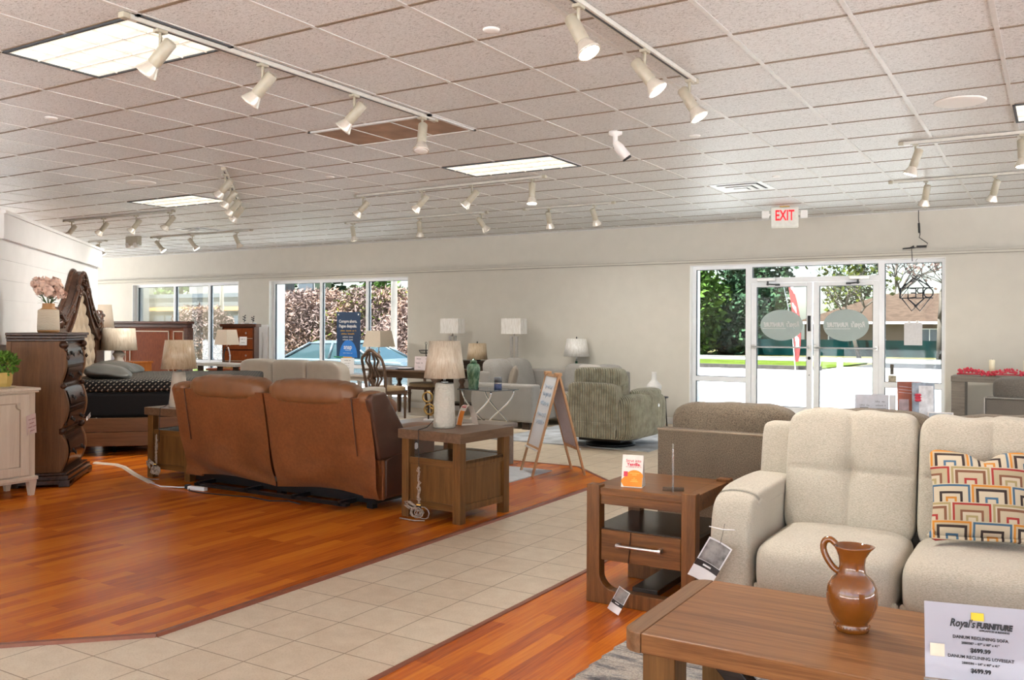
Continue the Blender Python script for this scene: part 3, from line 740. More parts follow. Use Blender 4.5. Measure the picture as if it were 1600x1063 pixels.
# brown return air grille
t = thing('air_grille', 'brown return-air grille with white frame in the ceiling above the brown sofa', 'air grille', (-4.548,5.596,ZC-.012))
mb = MB(); w, d = 1.2192, .6096
for a in ((-w/2,w/2,-d/2,-d/2+.03),(-w/2,w/2,d/2-.03,d/2),(-w/2,-w/2+.03,-d/2,d/2),(w/2-.03,w/2,-d/2,d/2)): mb.box(a[0],a[1],a[2],a[3],-.004,.0115)
for q in (-w/6, w/6): mb.box(q-.006,q+.006,-d/2+.03,d/2-.03,.0,.0115)
link('frame', mb, M_TEE, t)
mb = MB(); mb.box(-w/2+.03,w/2-.03,-d/2+.03,d/2-.03,.004,.010); link('filter', mb, plain('brown_dusty_filter',(.33,.22,.15),.9,0,.25,4), t)
def diffuser(x, y, lab, s=.285):
    t = thing('air_vent', lab, 'air vent', (x,y,ZC-.012), 0, 'square ceiling air vents')
    mb = MB()
    for k, (r, z) in enumerate(((s,.006),(s*.74,-.006),(s*.48,-.016))):
        q = r-.055
        for a in ((-r,r,-r,-q),(-r,r,q,r),(-r,-q,-q,q),(q,r,-q,q)): mb.box(a[0],a[1],a[2],a[3],z,z+.006)
    mb.box(-s*.22,s*.22,-s*.22,s*.22,-.022,-.016); link('louvre', mb, M_ALU, t)
    mb = MB(); mb.box(-s,s,-s,s,.0095,.0115); link('backing', mb, M_ALU_D, t)
diffuser(-2.99, 9.77, 'square white ceiling air vent in front of the entrance doors')
diffuser(-11.9, 9.8, 'square ceiling air vent at the far left over the cherry headboard')
def plate(x, y, r, lab, grp=None, name='ceiling_speaker', cat='speaker'):
    mb = MB(); mb.lathe([(r,0),(r,-.004),(r*.93,-.010),(r*.55,-.012),(.0001,-.012)],40); o = link('cover', mb, M_WHITE)
    o.name = name; tag(o, lab, cat, grp); o.location = (x,y,ZC)
plate(-.585, 6.85, .165, 'round white ceiling plate at the upper right beside the lit panel')
plate(-8.55, 6.24, .155, 'round white ceiling plate at the left over the partition')
for x, y, lab in ((-6.49,3.96,'small sprinkler disc at the far left of the ceiling, near the big lit panel'),(-2.55,3.96,'small sprinkler disc near the top centre of the ceiling'),(-6.5,7.0,'small sprinkler disc in the centre left of the ceiling behind the grille'),(-2.53,6.99,'small sprinkler disc right of the bullet camera'),(-2.48,9.26,'small sprinkler disc above the exit sign beside the square vent')):
    plate(x, y, .045, lab, 'sprinkler cover discs', 'sprinkler_disc', 'sprinkler')
# bullet camera
t = thing('security_camera', 'small white bullet security camera hanging from the ceiling', 'security camera', (-3.03,6.54,ZC))
mb = MB(); mb.lathe([(.055,0),(.055,-.02),(.02,-.035),(.02,-.10)],20); link('mount', mb, M_WHITE, t)
mb = MB(); mb.tube([(0,0,-.08),(.02,.02,-.12),(.07,.06,-.20)],[.022,.04,.042],14); link('housing', mb, M_WHITE, t)
mb = MB(); mb.cyl((.07,.06,-.20),(.078,.067,-.216),.038,14); link('lens', mb, M_BLACK, t)
# emergency light, exit sign
t = thing('emergency_light', 'small white emergency light hanging at the far left ceiling', 'emergency light', (-13.9,10.0,ZC))
mb = MB(); mb.box(-.16,.16,-.05,.05,-.16,-.0); link('housing', mb, M_FIX, t, bev=.01)
for q in (-.11,.11):
    mb = MB(); mb.lathe([(.03,0),(.06,-.05),(.06,-.07),(.0001,-.075)],14,0,T(q,-.06,-.12)@Matrix.Rotation(.7,4,'X')); link('lamp', mb, M_LAMP_OFF, t)
t = thing('exit_sign', 'EXIT sign with red letters and two lamp heads below the ceiling', 'exit sign', (-3.0,11.6,ZC))
R = Matrix.Rotation(math.radians(17),4,'Z')
mb = MB(); mb.box(-.17,.17,-.025,.025,-.275,-.012); link('panel', mb, plain('exit_sign_white',(.74,.75,.70),.5), t, bev=.012, rot=(0,0,math.radians(17)))
mb = MB(); mb.box(-.06,.06,-.03,.03,-.014,0,0,R); link('canopy', mb, M_BRASS, t)
mb = MB(); text_into(mb,'EXIT',.185,R@T(0,-.027,-.125)@UPRIGHT,squash=.62,bold=.004); link('lettering', mb, glow('exit_red',(.80,.008,.02),.55), t)
for q in (-1,1):
    mb = MB(); mb.box(q*.235-.045,q*.235+.045,-.05,.03,-.155,-.06,0,R); mb.box(min(q*.17,q*.2),max(q*.17,q*.2),-.012,.012,-.12,-.09,0,R); link('lamp_head', mb, M_WHITE, t, bev=.008)
# track lights
def head_proto(lit):
    t = thing('track_spotlight', 'x', 'spotlight')
    return t
spot_data = bpy.data.lights.new('track_lamp', 'SPOT'); spot_data.energy = SPOT_W; spot_data.color = (1.0,.94,.86)
spot_data.spot_size = math.radians(125); spot_data.spot_blend = .9; spot_data.shadow_soft_size = .045
meshes = {}
def track_head(x, y, aim, lit, lab, light=True):
    t = thing('track_spotlight', lab, 'spotlight', (x,y,ZC-.035), 0, 'track spotlights')
    a = Vector(aim).normalized(); q = a.to_track_quat('-Z','Y').to_matrix().to_4x4()
    side = Vector((-a.x,-a.y,0)); side = side.normalized()*.0 if side.length < .2 else side.normalized()*.035
    piv = Vector((0,0,-.115)) 
    mb = MB(); mb.box(-.02,.02,-.03,.03,-.012,.003); mb.cyl((0,0,0),(0,0,-.085),.009,10); mb.tube([(0,0,-.085),tuple(Vector((0,0,-.10))),tuple(piv+side*.4)],.010,8); link('stem', mb, M_FIX, t)
    M = Matrix.Translation(piv - a*.02 + Vector((0,0,-.012))) @ q
    mb = MB(); mb.lathe([(.0001,.075),(.026,.074),(.034,.066),(.034,-.075),(.030,-.080)],20,0,M); h = link('housing', mb, M_FIX, t)
    mb = MB(); mb.lathe([(.030,-.076),(.034,-.085),(.058,-.135),(.060,-.145)],24,0,M); link('reflector', mb, M_REFL, t)
    mb = MB(); mb.lathe([(.057,-.143),(.045,-.147),(.0001,-.150)],24,0,M); link('lamp_face', mb, M_LAMP if lit else M_LAMP_OFF, t)
    if lit and light:
        l = bpy.data.objects.new('track_lamp', spot_data); COL.objects.link(l); l.parent = t
        l.matrix_local = Matrix.Translation(M @ Vector((0,0,-.156))) @ q
ORD = ['first','second','third','fourth']
def track(p0, p1, heads, name, aims, lits, cat='light track', first='left'):
    d = Vector((p1[0]-p0[0],p1[1]-p0[1],0)); L_ = d.length; ang = math.atan2(d.y,d.x)
    t = thing('light_track', name + ' on the ceiling', 'light track', (p0[0],p0[1],ZC), ang, 'spotlight tracks')
    mb = MB(); mb.box(0,L_,-.020,.020,-.030,-.004); link('rail', mb, M_TRK, t, bev=.003)
    mb = MB(); mb.box(.08,L_-.08,-.007,.007,-.0315,-.0295); link('slot', mb, M_ALU_D, t)
    mb = MB(); mb.box(-.012,.03,-.022,.022,-.033,-.003); mb.box(L_-.03,L_+.012,-.022,.022,-.033,-.003); link('end_cap', mb, M_FIX, t, bev=.003)
    for i, (x, y) in enumerate(heads):
        o_ = 'only' if len(heads) == 1 else ORD[i]
        track_head(x, y, aims[i], lits[i], ('%s spotlight, %s from the %s on the %s' % ('lit white' if lits[i] else 'unlit white', o_, first, name)) if len(heads) > 1 else ('%s spotlight, the only one on the %s' % ('lit white' if lits[i] else 'unlit white', name)))
dl_ = (-.62,-.25,-.75); dr_ = (.55,.10,-.75); dn = (.05,-.1,-1)
track((-3.985,2.80),(-3.985,5.42),[(-3.985,3.02),(-3.985,3.72),(-3.985,4.52),(-3.985,5.26)],'long track beside the louvred panel',[dl_,dl_,dl_,(.1,-.25,-1)],[0,0,0,0])
track((-1.955,3.0),(-1.955,5.40),[(-1.955,3.80),(-1.955,4.60),(-1.955,5.30)],'track at the top centre right',[(.45,-.05,-.8),dr_,(.5,.05,-.85)],[1,1,1])
track((-7.13,8.12),(-4.50,8.02),[(-7.02,8.12),(-6.12,8.08),(-5.43,8.06),(-4.66,8.03)],'long track behind the middle panel',[dl_,dl_,dl_,dn],[0,1,1,1])
track((-9.11,10.16),(-6.57,10.12),[(-8.97,10.16),(-7.72,10.14),(-6.66,10.12)],'far track above the dining table',[(0,.25,-1),(-.2,.35,-1),(.4,.5,-.8)],[1,1,1])  # heads switched on to add light on the front wall
track((-5.99,10.12),(-4.70,10.12),[(-5.62,10.12),(-4.97,10.12)],'short far track right of centre',[(-.1,.55,-1),(.1,.55,-1)],[1,1])  # lit as well, extra light for the front wall
track((-7.02,6.05),(-8.95,7.98),[(-7.20,6.23),(-7.75,6.78),(-8.25,7.28),(-8.72,7.75)],'end-on track over the bed',[dl_]*4,[1,1,1,1],first='near end')
track((-12.63,7.92),(-10.2,7.95),[(-12.45,7.92),(-11.70,7.93),(-10.98,7.94),(-10.28,7.95)],'track above the partition',[dl_]*4,[1,1,1,1])
track((-15.35,10.12),(-14.85,10.12),[(-15.05,10.12)],'very short track past the partition end',[(.3,.4,-.8)],[1])  # its lamp is turned on to brighten the far wall
track((-13.62,10.16),(-11.11,10.15),[(-13.42,10.16),(-12.55,10.16),(-11.45,10.15)],'track above the cherry headboard',[(.5,.4,-.8),(.4,.45,-.8),(.1,.5,-1)],[1,1,1])  # lamps turned on to lift the dim far left
track((-1.14,8.09),(1.3,8.09),[(-1.02,8.09),(-.25,8.09)],'right track before the doors',[(-.35,0,-1),dn],[1,1])
track((-1.53,10.17),(1.2,10.12),[(-1.18,10.16),(-.55,10.15)],'right track near the front wall',[(-.25,.5,-1),(-.3,.5,-1)],[1,1])
# ================================================================ foreground furniture (right)
M_W1 = wood('mid_brown_wood_x', (.085,.030,.007), (.235,.096,.028), 'x', 9, .30)
M_W1Y = wood('mid_brown_wood_y', (.085,.030,.007), (.235,.096,.028), 'y', 9, .30)
M_W1Z = wood('mid_brown_wood_z', (.085,.030,.007), (.235,.096,.028), 'z', 9, .34)
M_CT = wood('coffee_table_top_wood', (.150,.058,.018), (.360,.165,.060), 'x', 7, .34, 22)
M_CTY = wood('coffee_table_end_wood', (.160,.078,.034), (.270,.145,.070), 'y', 7, .36, 22)
M_CTZ = wood('coffee_table_leg_wood', (.115,.050,.013), (.225,.108,.033), 'z', 7, .38, 22)
M_DARKW = wood('dark_espresso_wood', (.022,.016,.013), (.060,.042,.032), 'x', 8, .26)
M_CREAM = fabric('cream_tweed_upholstery', (.565,.52,.435), (.40,.365,.295), 230, .95, .6, .08, .2, (.5,1,2.2))
M_GREYB = fabric('grey_brown_tweed', (.265,.215,.158), (.125,.10,.072), 170, .95, .7, .16, .15)
M_DKGREY = fabric('dark_grey_chenille', (.20,.185,.165), (.10,.092,.083), 240, .95, .5, .15, .2)

# ---- coffee table
ct = thing('coffee_table', 'brown wooden coffee table with rounded corners in the right foreground', 'coffee table', (-.575,3.05,.036))
x0, x1, y0, y1 = -.645, .645, -.36, .36
mb = MB(); mb.box(x0+.072, x1-.072, y0, y1, .369, .434); link('table_top', mb, M_CT, ct, bev=.004)
for sx in (-1, 1):
    P = ([(x0+.070,y0),(x0+.070,y1)] + arc(x0+.062,y1-.062,.062,90,180) + arc(x0+.062,y0+.062,.062,180,270))
    if sx > 0: P = [(-a,b) for a,b in P][::-1]
    mb = MB(); mb.prism(P, 'z', .367, .4335); link('breadboard_end', mb, M_CTY, ct, bev=.004)
for sx in (-1,1):
    for sy in (-1,1):
        mb = MB(); a = sx*.52; b = sy*.285; mb.box(a-.055,a+.055,b-.055,b+.055,0,.369); link('leg', mb, M_CTZ, ct, bev=.004)
# curved dark brace between the legs
mb = MB()
for sx in (-1,1):
    pts = []
    for i in range(13):
        u = i/12; pts.append((sx*(.40-.22*math.sin(PI*u*.5)), .369-.325*u))
    poly = [(p[0]-.045,p[1]) for p in pts] + [(p[0]+.045,p[1]) for p in pts[::-1]]
    mb.prism(poly, 'y', -.20, -.14); mb.prism(poly, 'y', .14, .20)
mb.box(-.25,.25,-.20,.20,.02,.06)
link('curved_brace', mb, M_DARKW, ct, bev=.004)

# ---- brown jug
M_JUG = plain('glossy_caramel_glaze', (.21,.066,.008), .06, 0, .10, 14, Coat_Weight=1.0, Coat_Roughness=.03)
jug = thing('jug', 'glossy caramel-brown ceramic jug on the coffee table', 'jug', (-.575,3.09,.470))
prof = [(.0001,0),(.050,0),(.054,.004),(.054,.020),(.050,.026),(.053,.032),(.068,.055),(.078,.085),(.081,.115),(.077,.145),(.064,.168),(.050,.180),(.046,.184),(.043,.190),(.040,.215),(.043,.240),(.052,.262),(.058,.272),(.0585,.276),(.055,.276),(.040,.240),(.037,.215),(.040,.180),(.0001,.175)]
mb = MB()
mb.lathe(prof, 48)
for i, v in enumerate(mb.v):       # pull the lip into a spout towards +X
    if v[2] > .235 and v[0] > 0:
        k = (v[2]-.235)/.04; mb.v[i] = (v[0]+k*.012*max(0,v[0]/.058)**3, v[1]*(1-.12*k*max(0,v[0]/.058)), v[2]+k*.003*max(0,v[0]/.058)**2)
link('body', mb, M_JUG, jug)
kp = [(-.042,.186),(-.060,.198),(-.080,.226),(-.091,.256),(-.086,.281),(-.068,.288),(-.050,.274)]; hp = []
for i in range(len(kp)-1):
    p0, p1, p2, p3 = kp[max(0,i-1)], kp[i], kp[i+1], kp[min(len(kp)-1,i+2)]
    for j in range(4):
        t_ = j/4; f_ = lambda a, b, c, d: .5*(2*b+(c-a)*t_+(2*a-5*b+4*c-d)*t_*t_+(3*b-a-3*c+d)*t_**3)
        hp.append((f_(p0[0],p1[0],p2[0],p3[0]),0,f_(p0[1],p1[1],p2[1],p3[1])))
hp.append((-.050,0,.274))
mb = MB(); mb.tube(hp, [.011]*len(hp), 12); link('handle', mb, M_JUG, jug)
mb = MB()
for i in range(30):
    a = 2*PI*i/30; mb.lathe([(.0001,-.0035),(.0035,0),(.0001,.0035)],8,0,T(.0545*math.cos(a),.0545*math.sin(a),.017))
link('beaded_foot', mb, plain('pale_caramel_glaze',(.25,.11,.04),.12), jug)

# ---- price sign on the coffee table
sg = thing('price_sign', 'white furniture price sign in a clear stand at the front of the coffee table', 'sign', (-.178,2.775,.470), math.radians(13))
tilt = Matrix.Rotation(math.radians(-9),4,'X')
mb = MB(); mb.box(-.142,.142,-.0016,.0016,.0,.222,0,tilt); mb.box(-.142,.142,-.045,.03,.0,.003); link('stand', mb, M_ACRYL, sg)
mb = MB(); mb.box(-.140,.140,.0018,.0024,.014,.220,0,tilt)
link('card', mb, plain('lavender_sign_paper',(.63,.61,.66),.6,0,.01), sg)
TM = lambda x, z: tilt @ T(x,-.0020,z) @ UPRIGHT
mb = MB()
text_into(mb, "Royal's", .030, TM(-.045,.168), shear=.3, bold=.0006, squash=.75)
text_into(mb, 'FURNITURE', .0205, TM(.035,.166), shear=.2, bold=.0012, squash=.82)
text_into(mb, 'APPLIANCES & BEDDING', .0068, TM(.035,.153), shear=.2, bold=.0002)
for z, s_, tx in ((.131,.0118,'DANUM RECLINING SOFA'),(.116,.0088,'2880587 \u2013 87" x 40" x 41"'),(.098,.0155,'$699.99'),(.079,.0118,'DANUM RECLINING LOVESEAT'),(.063,.0088,'2880586 \u2013 64" x 40" x 41"'),(.044,.0155,'$699.99')):
    text_into(mb, tx, s_, TM(0,z), bold=.0006 if s_ > .015 else .0002)
link('lettering', mb, M_INK, sg)
mb = MB(); mb.box(-.022,.010,-.0024,-.0018,.179,.200,0,tilt); link('yellow_sticker', mb, plain('yellow_sticker',(.85,.60,.05),.7), sg)
mb = MB(); mb.box(-.127,-.090,-.0024,-.0018,.074,.108,0,tilt); link('faded_sticker', mb, plain('cream_sticker',(.80,.72,.58),.7), sg)

# ---- shag rug under it
m, nt, b = new_mat('grey_cream_shag'); w = coords(nt, (1.0,5.5,1), (0,0,.06), True)
n = noise_tex(nt, w, 2.4, 6, .68, .9); n2 = noise_tex(nt, coords(nt, (1,1,1), (0,0,0), True), 110, 3)
c_ = ramp(nt, n, [(.36,(.055,.055,.065)),(.44,(.24,.23,.225)),(.52,(.60,.53,.44)),(.60,(.66,.62,.55)),(.68,(.30,.30,.31))])
nt.links.new(mixc(nt, 1.0, c_, ramp(nt, n2, [(.3,(.55,.55,.55)),(.6,(1,1,1))]), 'MULTIPLY'), b.inputs['Base Color']); setp(b, Roughness=1.0, Sheen_Weight=.3); bump(nt, b, n2, 1.0, .02)
M_SHAG = m
mb = MB(); rnd = random.Random(5)
mb.grid(lambda u, v: (-1.70+3.0*u + .012*math.sin(v*90)*(1 if u in (0,1) else 0), 2.0+1.78*v, .012 + (.022+.004*noise.noise((u*90,v*60,0)) if 0 < u < 1 and 0 < v < 1 else .0)), 120, 80)
solo('shag_rug', mb, M_SHAG, 'grey and cream streaked shag rug under the wooden coffee table', 'rug')

# ---- near end table
nt_ = thing('end_table', 'brown end table with a bar-handled drawer beside the cream sofa arm', 'end table', (-1.83,4.56,.010))
w, d = .60, .60; hx = w/2
for sy in (-1, 1):
    ya, yb = (-.30,-.235) if sy < 0 else (.235,.30)
    r = .085
    inner = [(-hx+.075,.62),(-hx+.075,.075+r)] + [(-hx+.075+r - r*math.cos(math.radians(q)), .075+r - r*math.sin(math.radians(q))) for q in range(0,91,15)] + \
            [(hx-.075-r + r*math.sin(math.radians(q)), .075+r - r*math.cos(math.radians(q))) for q in range(0,91,15)] + [(hx-.075,.62)]
    poly = [(-hx,0),(hx,0),(hx,.62)] + inner[::-1] + [(-hx,.62)]
    mb = MB(); mb.prism(poly, 'y', ya, yb); link('leg_frame', mb, M_W1Z, nt_, bev=.004)
mb = MB(); mb.box(-hx+.074,hx-.074,-.292,.292,.570,.606); mb.box(-hx+.012,hx-.012,-.234,.234,.569,.6054); link('table_top', mb, M_W1, nt_, bev=.003)
mb = MB(); mb.box(-hx+.076,hx-.076,-.285,-.262,.520,.570); mb.box(-hx+.076,hx-.076,.262,.285,.520,.570); mb.box(-hx+.03,-hx+.055,-.235,.235,.510,.570); mb.box(hx-.055,hx-.03,-.235,.235,.510,.570); link('apron', mb, M_W1, nt_, bev=.002)
mb = MB(); mb.box(-hx+.076,hx-.076,-.265,.265,.225,.375); link('drawer_case', mb, M_DARKW, nt_)
mb = MB(); mb.box(-hx+.076,hx-.076,-.27,.27,.375,.393); mb.box(-hx+.02,hx-.02,-.233,.233,.3745,.3924); link('shelf', mb, M_DARKW, nt_, bev=.002)
mb = MB(); mb.box(-hx+.080,hx-.080,-.288,-.266,.228,.388); dw = link('drawer', mb, M_W1, nt_, bev=.003)
mb = MB(); mb.cyl((-.125,-.318,.318),(.125,-.318,.318),.0085,10)
for q in (-.115,.115): mb.box(q-.010,q+.010,-.322,-.287,.308,.328)
link('handle', mb, M_STEEL, dw, bev=.002)
mb = MB(); mb.box(-.065,.075,-.235,.235,.060,.095); link('stretcher', mb, M_DARKW, nt_, bev=.003)
mb = MB(); mb.tube([(-.05,-.291,.39),(-.055,-.293,.30),(-.06,-.30,.23)],.002,6); link('cord', mb, M_BLACKMETAL, nt_)

# orange tent card on the end table
M_CARD = plain('cream_card', (.80,.74,.68), .6); M_ORANGE = plain('orange_print', (.90,.28,.02), .6); M_PINK = plain('pink_red_print', (.66,.05,.09), .6); M_YELL = plain('yellow_print', (.95,.62,.15), .6)
def tent_card(loc, rz, lab, s=1.0, open_=.045):
    t = thing('tent_card', lab, 'tent card', loc, rz, None)
    h = .165*s; w = .112*s; ang = math.atan2(open_, h)
    front = T(0,-open_,0) @ Matrix.Rotation(-ang,4,'X'); backm = T(0,open_,0) @ Matrix.Rotation(ang,4,'X')
    mb = MB(); mb.box(-w/2,w/2,-.0006,.0006,0,h*1.03,0,front); mb.box(-w/2,w/2,-.0006,.0006,0,h*1.03,0,backm); mb.box(-w/2,w/2,-open_,open_,0,.001); card = link('card', mb, M_CARD, t)
    mb = MB(); pts = [(w*.49,.004),(-w*.38,.004)] + [(-.03*s-.028*s*math.cos(math.radians(q)), .028*s+.026*s*math.sin(math.radians(q))) for q in (0,30,60)] + [(.013*s-.048*s*math.cos(math.radians(q)), .05*s+.041*s*math.sin(math.radians(q))) for q in range(20,170,12)] + [(w*.49,.05*s)]
    mb.prism(pts, 'y', -.0012, -.0007, 0, front); link('orange_print', mb, M_ORANGE, card)
    mb = MB(); L = lambda x, z: front @ T(x,-.0010,z) @ UPRIGHT
    text_into(mb,'Strut into',.021*s,L(.004*s,.139*s),bold=.0002); text_into(mb,'Yesville.',.022*s,L(.006*s,.120*s),bold=.0009)
    greek(mb,22,.0065*s,L(.006*s,.107*s))
    mb.box(-.045*s,-.024*s,-.0016,-.0008,.056*s,.082*s,0,front); link('lettering', mb, M_PINK, card)
    mb = MB()
    for z, a in ((.073,.026),(.064,.012),(.047,.004),(.038,.014),(.030,.020)): mb.box(.012*s-a*s,.012*s+a*s,-.0018,-.0012,z*s,z*s+.0022*s,0,front)
    link('small_print', mb, M_YELL, card)
    return t
tent_card((-1.925,4.40,.617), math.radians(12), 'orange and white finance tent card on the drawer end table')
ac = thing('acrylic_sign_holder', 'empty clear acrylic sign holder seen edge-on on the drawer end table', 'sign holder', (-1.708,4.42,.617), math.radians(111))
mb = MB(); mb.box(-.11,.11,-.0018,.0018,.004,.222); mb.box(-.11,.11,.0045,.0065,.004,.222); mb.box(-.11,.11,-.002,.0065,.218,.224)
link('pocket', mb, glassy('acrylic_edge_white',(.90,.93,.95),.35,.15), ac)
mb = MB(); mb.box(-.055,.055,-.055,.055,.0,.0035); link('base', mb, M_ACRYL, ac, bev=.001)
# swing tags
M_PHOTO = plain('grey_printed_photo', (.25,.24,.23), .5, 0, .7, 22)
def swing_tag(lab, top, rot, s, bg=M_PAPER, text_only=False):
    t = thing('price_tag', lab, 'price tag', top); t.rotation_euler = rot
    mb = MB(); mb.grid(lambda u, v: ((u-.5)*.095*s, .010*s*math.sin(PI*u), -.175*s*v), 8, 8); mb.grid(lambda u, v: ((.5-u)*.095*s, .010*s*math.sin(PI*u)+.001, -.175*s*v), 8, 8); c = link('card', mb, bg, t)
    if text_only:
        mb = MB()
        for k, q in enumerate((9,7,10,6)): greek(mb, q, .013*s, T(0,-.011*s,-.035*s-.034*s*k) @ UPRIGHT)
        link('lettering', mb, plain('dark_red_ink',(.25,.05,.05),.6), c); return t
    mb = MB(); mb.grid(lambda u, v: ((u-.5)*.085*s, .010*s*math.sin(PI*(.05+.9*u))-.001, -.006*s-.090*s*v), 8, 4); link('picture', mb, M_PHOTO, c)
    mb = MB(); mb.grid(lambda u, v: ((u-.5)*.095*s, .010*s*math.sin(PI*u)-.0012, -.098*s-.026*s*v), 8, 2); link('banner', mb, plain('dark_banner',(.035,.03,.03),.5), c)
    mb = MB(); mb.box(-.016*s,.016*s,.004*s,.0085*s,-.114*s,-.108*s); link('lettering', mb, M_PAPER, c)
    return t
t = swing_tag('black and white swing tag hanging between end table and cream sofa arm', (-1.30,3.955,.485), (math.radians(8),math.radians(28),math.radians(20)), 1.2)
mb = MB(); mb.tube([(0,0,-.006),(-.01,.02,.03),(-.02,.06,.07)],.0012,5); link('string', mb, M_BLACK, t)
mb = MB(); mb.tube([(-.075,.05,.025),(-.02,.03,.05),(.03,.05,.07)],.0025,6); link('plastic_tie', mb, M_PAPER, t)
t = swing_tag('grey swing tag lying against the foot of the drawer end table', (-1.865,4.165,.135), (math.radians(-16),math.radians(35),math.radians(38)), .72)

# ---- cream reclining sofa
so = thing('reclining_sofa', 'cream tweed reclining sofa facing the coffee table', 'sofa', (-1.44,4.03,.010))
# local: X right from the outer left arm, Y back from the seat fronts
def arm(x0, nm, dx):
    mb = MB()
    def fn(P, q):
        x, y, z = P
        if z > .50: z += .020*(1-q[0]*q[0])
        if y < .12: y += .05*max(0, (z-.42)/.25)**2
        return (x, y, z)
    mb.soft((x0+.125+dx,.48,.360),(.208,.94,.61),10,20,0,None,fn)
    link(nm, mb, M_CREAM, so)
    mb = MB(); mb.soft((x0+.125+dx,.50,.630),(.207,.80,.105),5,14,0,None,lambda P,q:(P[0],P[1],P[2]+.012*(1-q[1]*q[1])-.02*max(0,-q[1]-.6)))
    link('arm_pad', mb, M_CREAM, so)
arm(.0,'arm',.025); arm(2.10,'arm',-.025)
SW = .617
M_PIPE = fabric('cream_seam', (.50,.43,.33), (.40,.34,.26), 230)
for k in range(3):
    cx = .252 + SW*(k+.5)
    mb = MB()
    def sf(P, q, cx=cx):
        x, y, z = P
        if y < .10: y -= .02*(1-q[2]*q[2])
        z -= .012*abs(q[0])**6; z += .003*noise.noise((x*9,y*9,3))
        return (x, y, z)
    mb.soft((cx,.33,.365),(SW-.006,.72,.245),5.5,18,0,None,sf,(0,.03,.05)); link('seat_cushion', mb, M_CREAM, so)
    mb = MB(); mb.box(cx-SW/2+.004,cx+SW/2-.004,.03,.06,.075,.29); link('footrest_panel', mb, M_CREAM, so, bev=.012)
    # tufted back cushion, leaning back
    mb = MB()
    def bf(P, q, cx=cx):
        x, y, z = P
        u, w_ = q[0], q[2]
        if q[1] < 0:
            g = .016*math.exp(-(u/.035)**2) + .016*math.exp(-((w_-.08)/.030)**2) + .012*math.exp(-(u/.18)**2) + .012*math.exp(-((w_-.08)/.2)**2) + .022*math.exp(-(u*u+(w_-.08)**2)/.03)
            y += g*(1-abs(u)**6)*(1-abs(w_)**6)
            y += .004*noise.noise((x*8,z*8,5))
        z += .018*max(0,w_)**3*noise.noise((x*6,1,k*3)) - .006*math.exp(-(u/.06)**2)*max(0,w_)**4
        lean = (z-.45)*.20
        return (x, y+lean, z)
    mb.soft((cx,.62,.725),(SW-.006,.20,.610),8.5,60,0,None,bf,(0,.10,.02)); link('back_cushion', mb, M_CREAM, so)
for sx in (0, 1):        # the upholstered side wings beside the backs
    x0 = .045 if sx == 0 else 2.10
    mb = MB(); mb.soft((x0+(.125 if sx == 0 else .085),.76,.68),(.170,.16,.53),9,12,0,None,lambda P,q:(P[0],P[1]+(P[2]-.45)*.20,P[2])); link('wing', mb, M_CREAM, so)
mb = MB(); mb.hexa([(.03,.66,.10),(2.33,.66,.10),(2.33,.97,.10),(.03,.97,.10)],[(.10,.80,.90),(2.25,.80,.90),(2.25,1.0,.90),(.10,1.0,.90)]); mb.box(.24,2.12,.06,.8,.09,.26); link('frame', mb, M_CREAM, so, bev=.03, segs=3)
mb = MB()
for q in (.1,1.18,2.25):
    for y in (.12,.85): mb.box(q-.03,q+.03,y-.03,y+.03,0,.10)
link('foot', mb, M_BLACK, so)

# ---- patterned cushion
m, nt, b = new_mat('nested_squares_print'); g = nt.nodes.new('ShaderNodeTexCoord'); sx_ = nt.nodes.new('ShaderNodeSeparateXYZ'); nt.links.new(g.outputs['Object'], sx_.inputs[0])
CW, CH = .158, .080
v_ = mth(nt,'ADD',mth(nt,'DIVIDE',sx_.outputs[2],CH),20.0); row = mth(nt,'FLOOR',v_); fv = mth(nt,'SUBTRACT',v_,row)
par = mth(nt,'MODULO',row,2.0)
u_ = mth(nt,'ADD',mth(nt,'ADD',mth(nt,'DIVIDE',sx_.outputs[0],CW),20.25),mth(nt,'MULTIPLY',par,.5)); colm = mth(nt,'FLOOR',u_); fu = mth(nt,'SUBTRACT',u_,colm)
du = mth(nt,'MULTIPLY',mth(nt,'ABSOLUTE',mth(nt,'SUBTRACT',fu,.5)),2.0)
dd = mth(nt,'MAXIMUM',du,mth(nt,'SUBTRACT',mth(nt,'MULTIPLY',fv,1.0),.0))
IV=(.52,.445,.33)
rA = ramp(nt, dd, [(0,IV),(.16,(.50,.20,.03)),(.27,IV),(.44,(.035,.022,.020)),(.57,IV),(.84,(.06,.13,.21)),(.95,IV)],'CONSTANT')
rB = ramp(nt, dd, [(0,IV),(.20,(.06,.13,.21)),(.32,IV),(.62,(.04,.025,.022)),(.76,(.46,.37,.25)),(.86,(.55,.22,.03)),(.97,IV)],'CONSTANT')
rC = ramp(nt, dd, [(0,IV),(.18,(.34,.27,.13)),(.30,IV),(.46,(.20,.09,.05)),(.58,(.42,.34,.215)),(.84,(.33,.035,.030)),(.95,IV)],'CONSTANT')
rD = ramp(nt, dd, [(0,IV),(.20,(.33,.035,.030)),(.32,(.47,.39,.27)),(.62,(.20,.09,.05)),(.76,IV),(.84,(.34,.27,.13)),(.96,IV)],'CONSTANT')
alt = mth(nt,'MODULO',mth(nt,'ADD',colm,mth(nt,'FLOOR',mth(nt,'DIVIDE',row,2.0))),2.0)
col = mixc(nt, par, mixc(nt, alt, rA, rB), mixc(nt, alt, rC, rD))
nt.links.new(col, b.inputs['Base Color']); setp(b, Roughness=.95); bump(nt, b, noise_tex(nt, coords(nt), 300, 2), .4, .002)
M_PRINT = m
cu = thing('throw_cushion', 'throw cushion with nested square print in orange, red and navy', 'cushion', (-.285,4.43,.525)); cu.rotation_euler = (math.radians(-17), math.radians(-1), math.radians(9))
mb = MB()
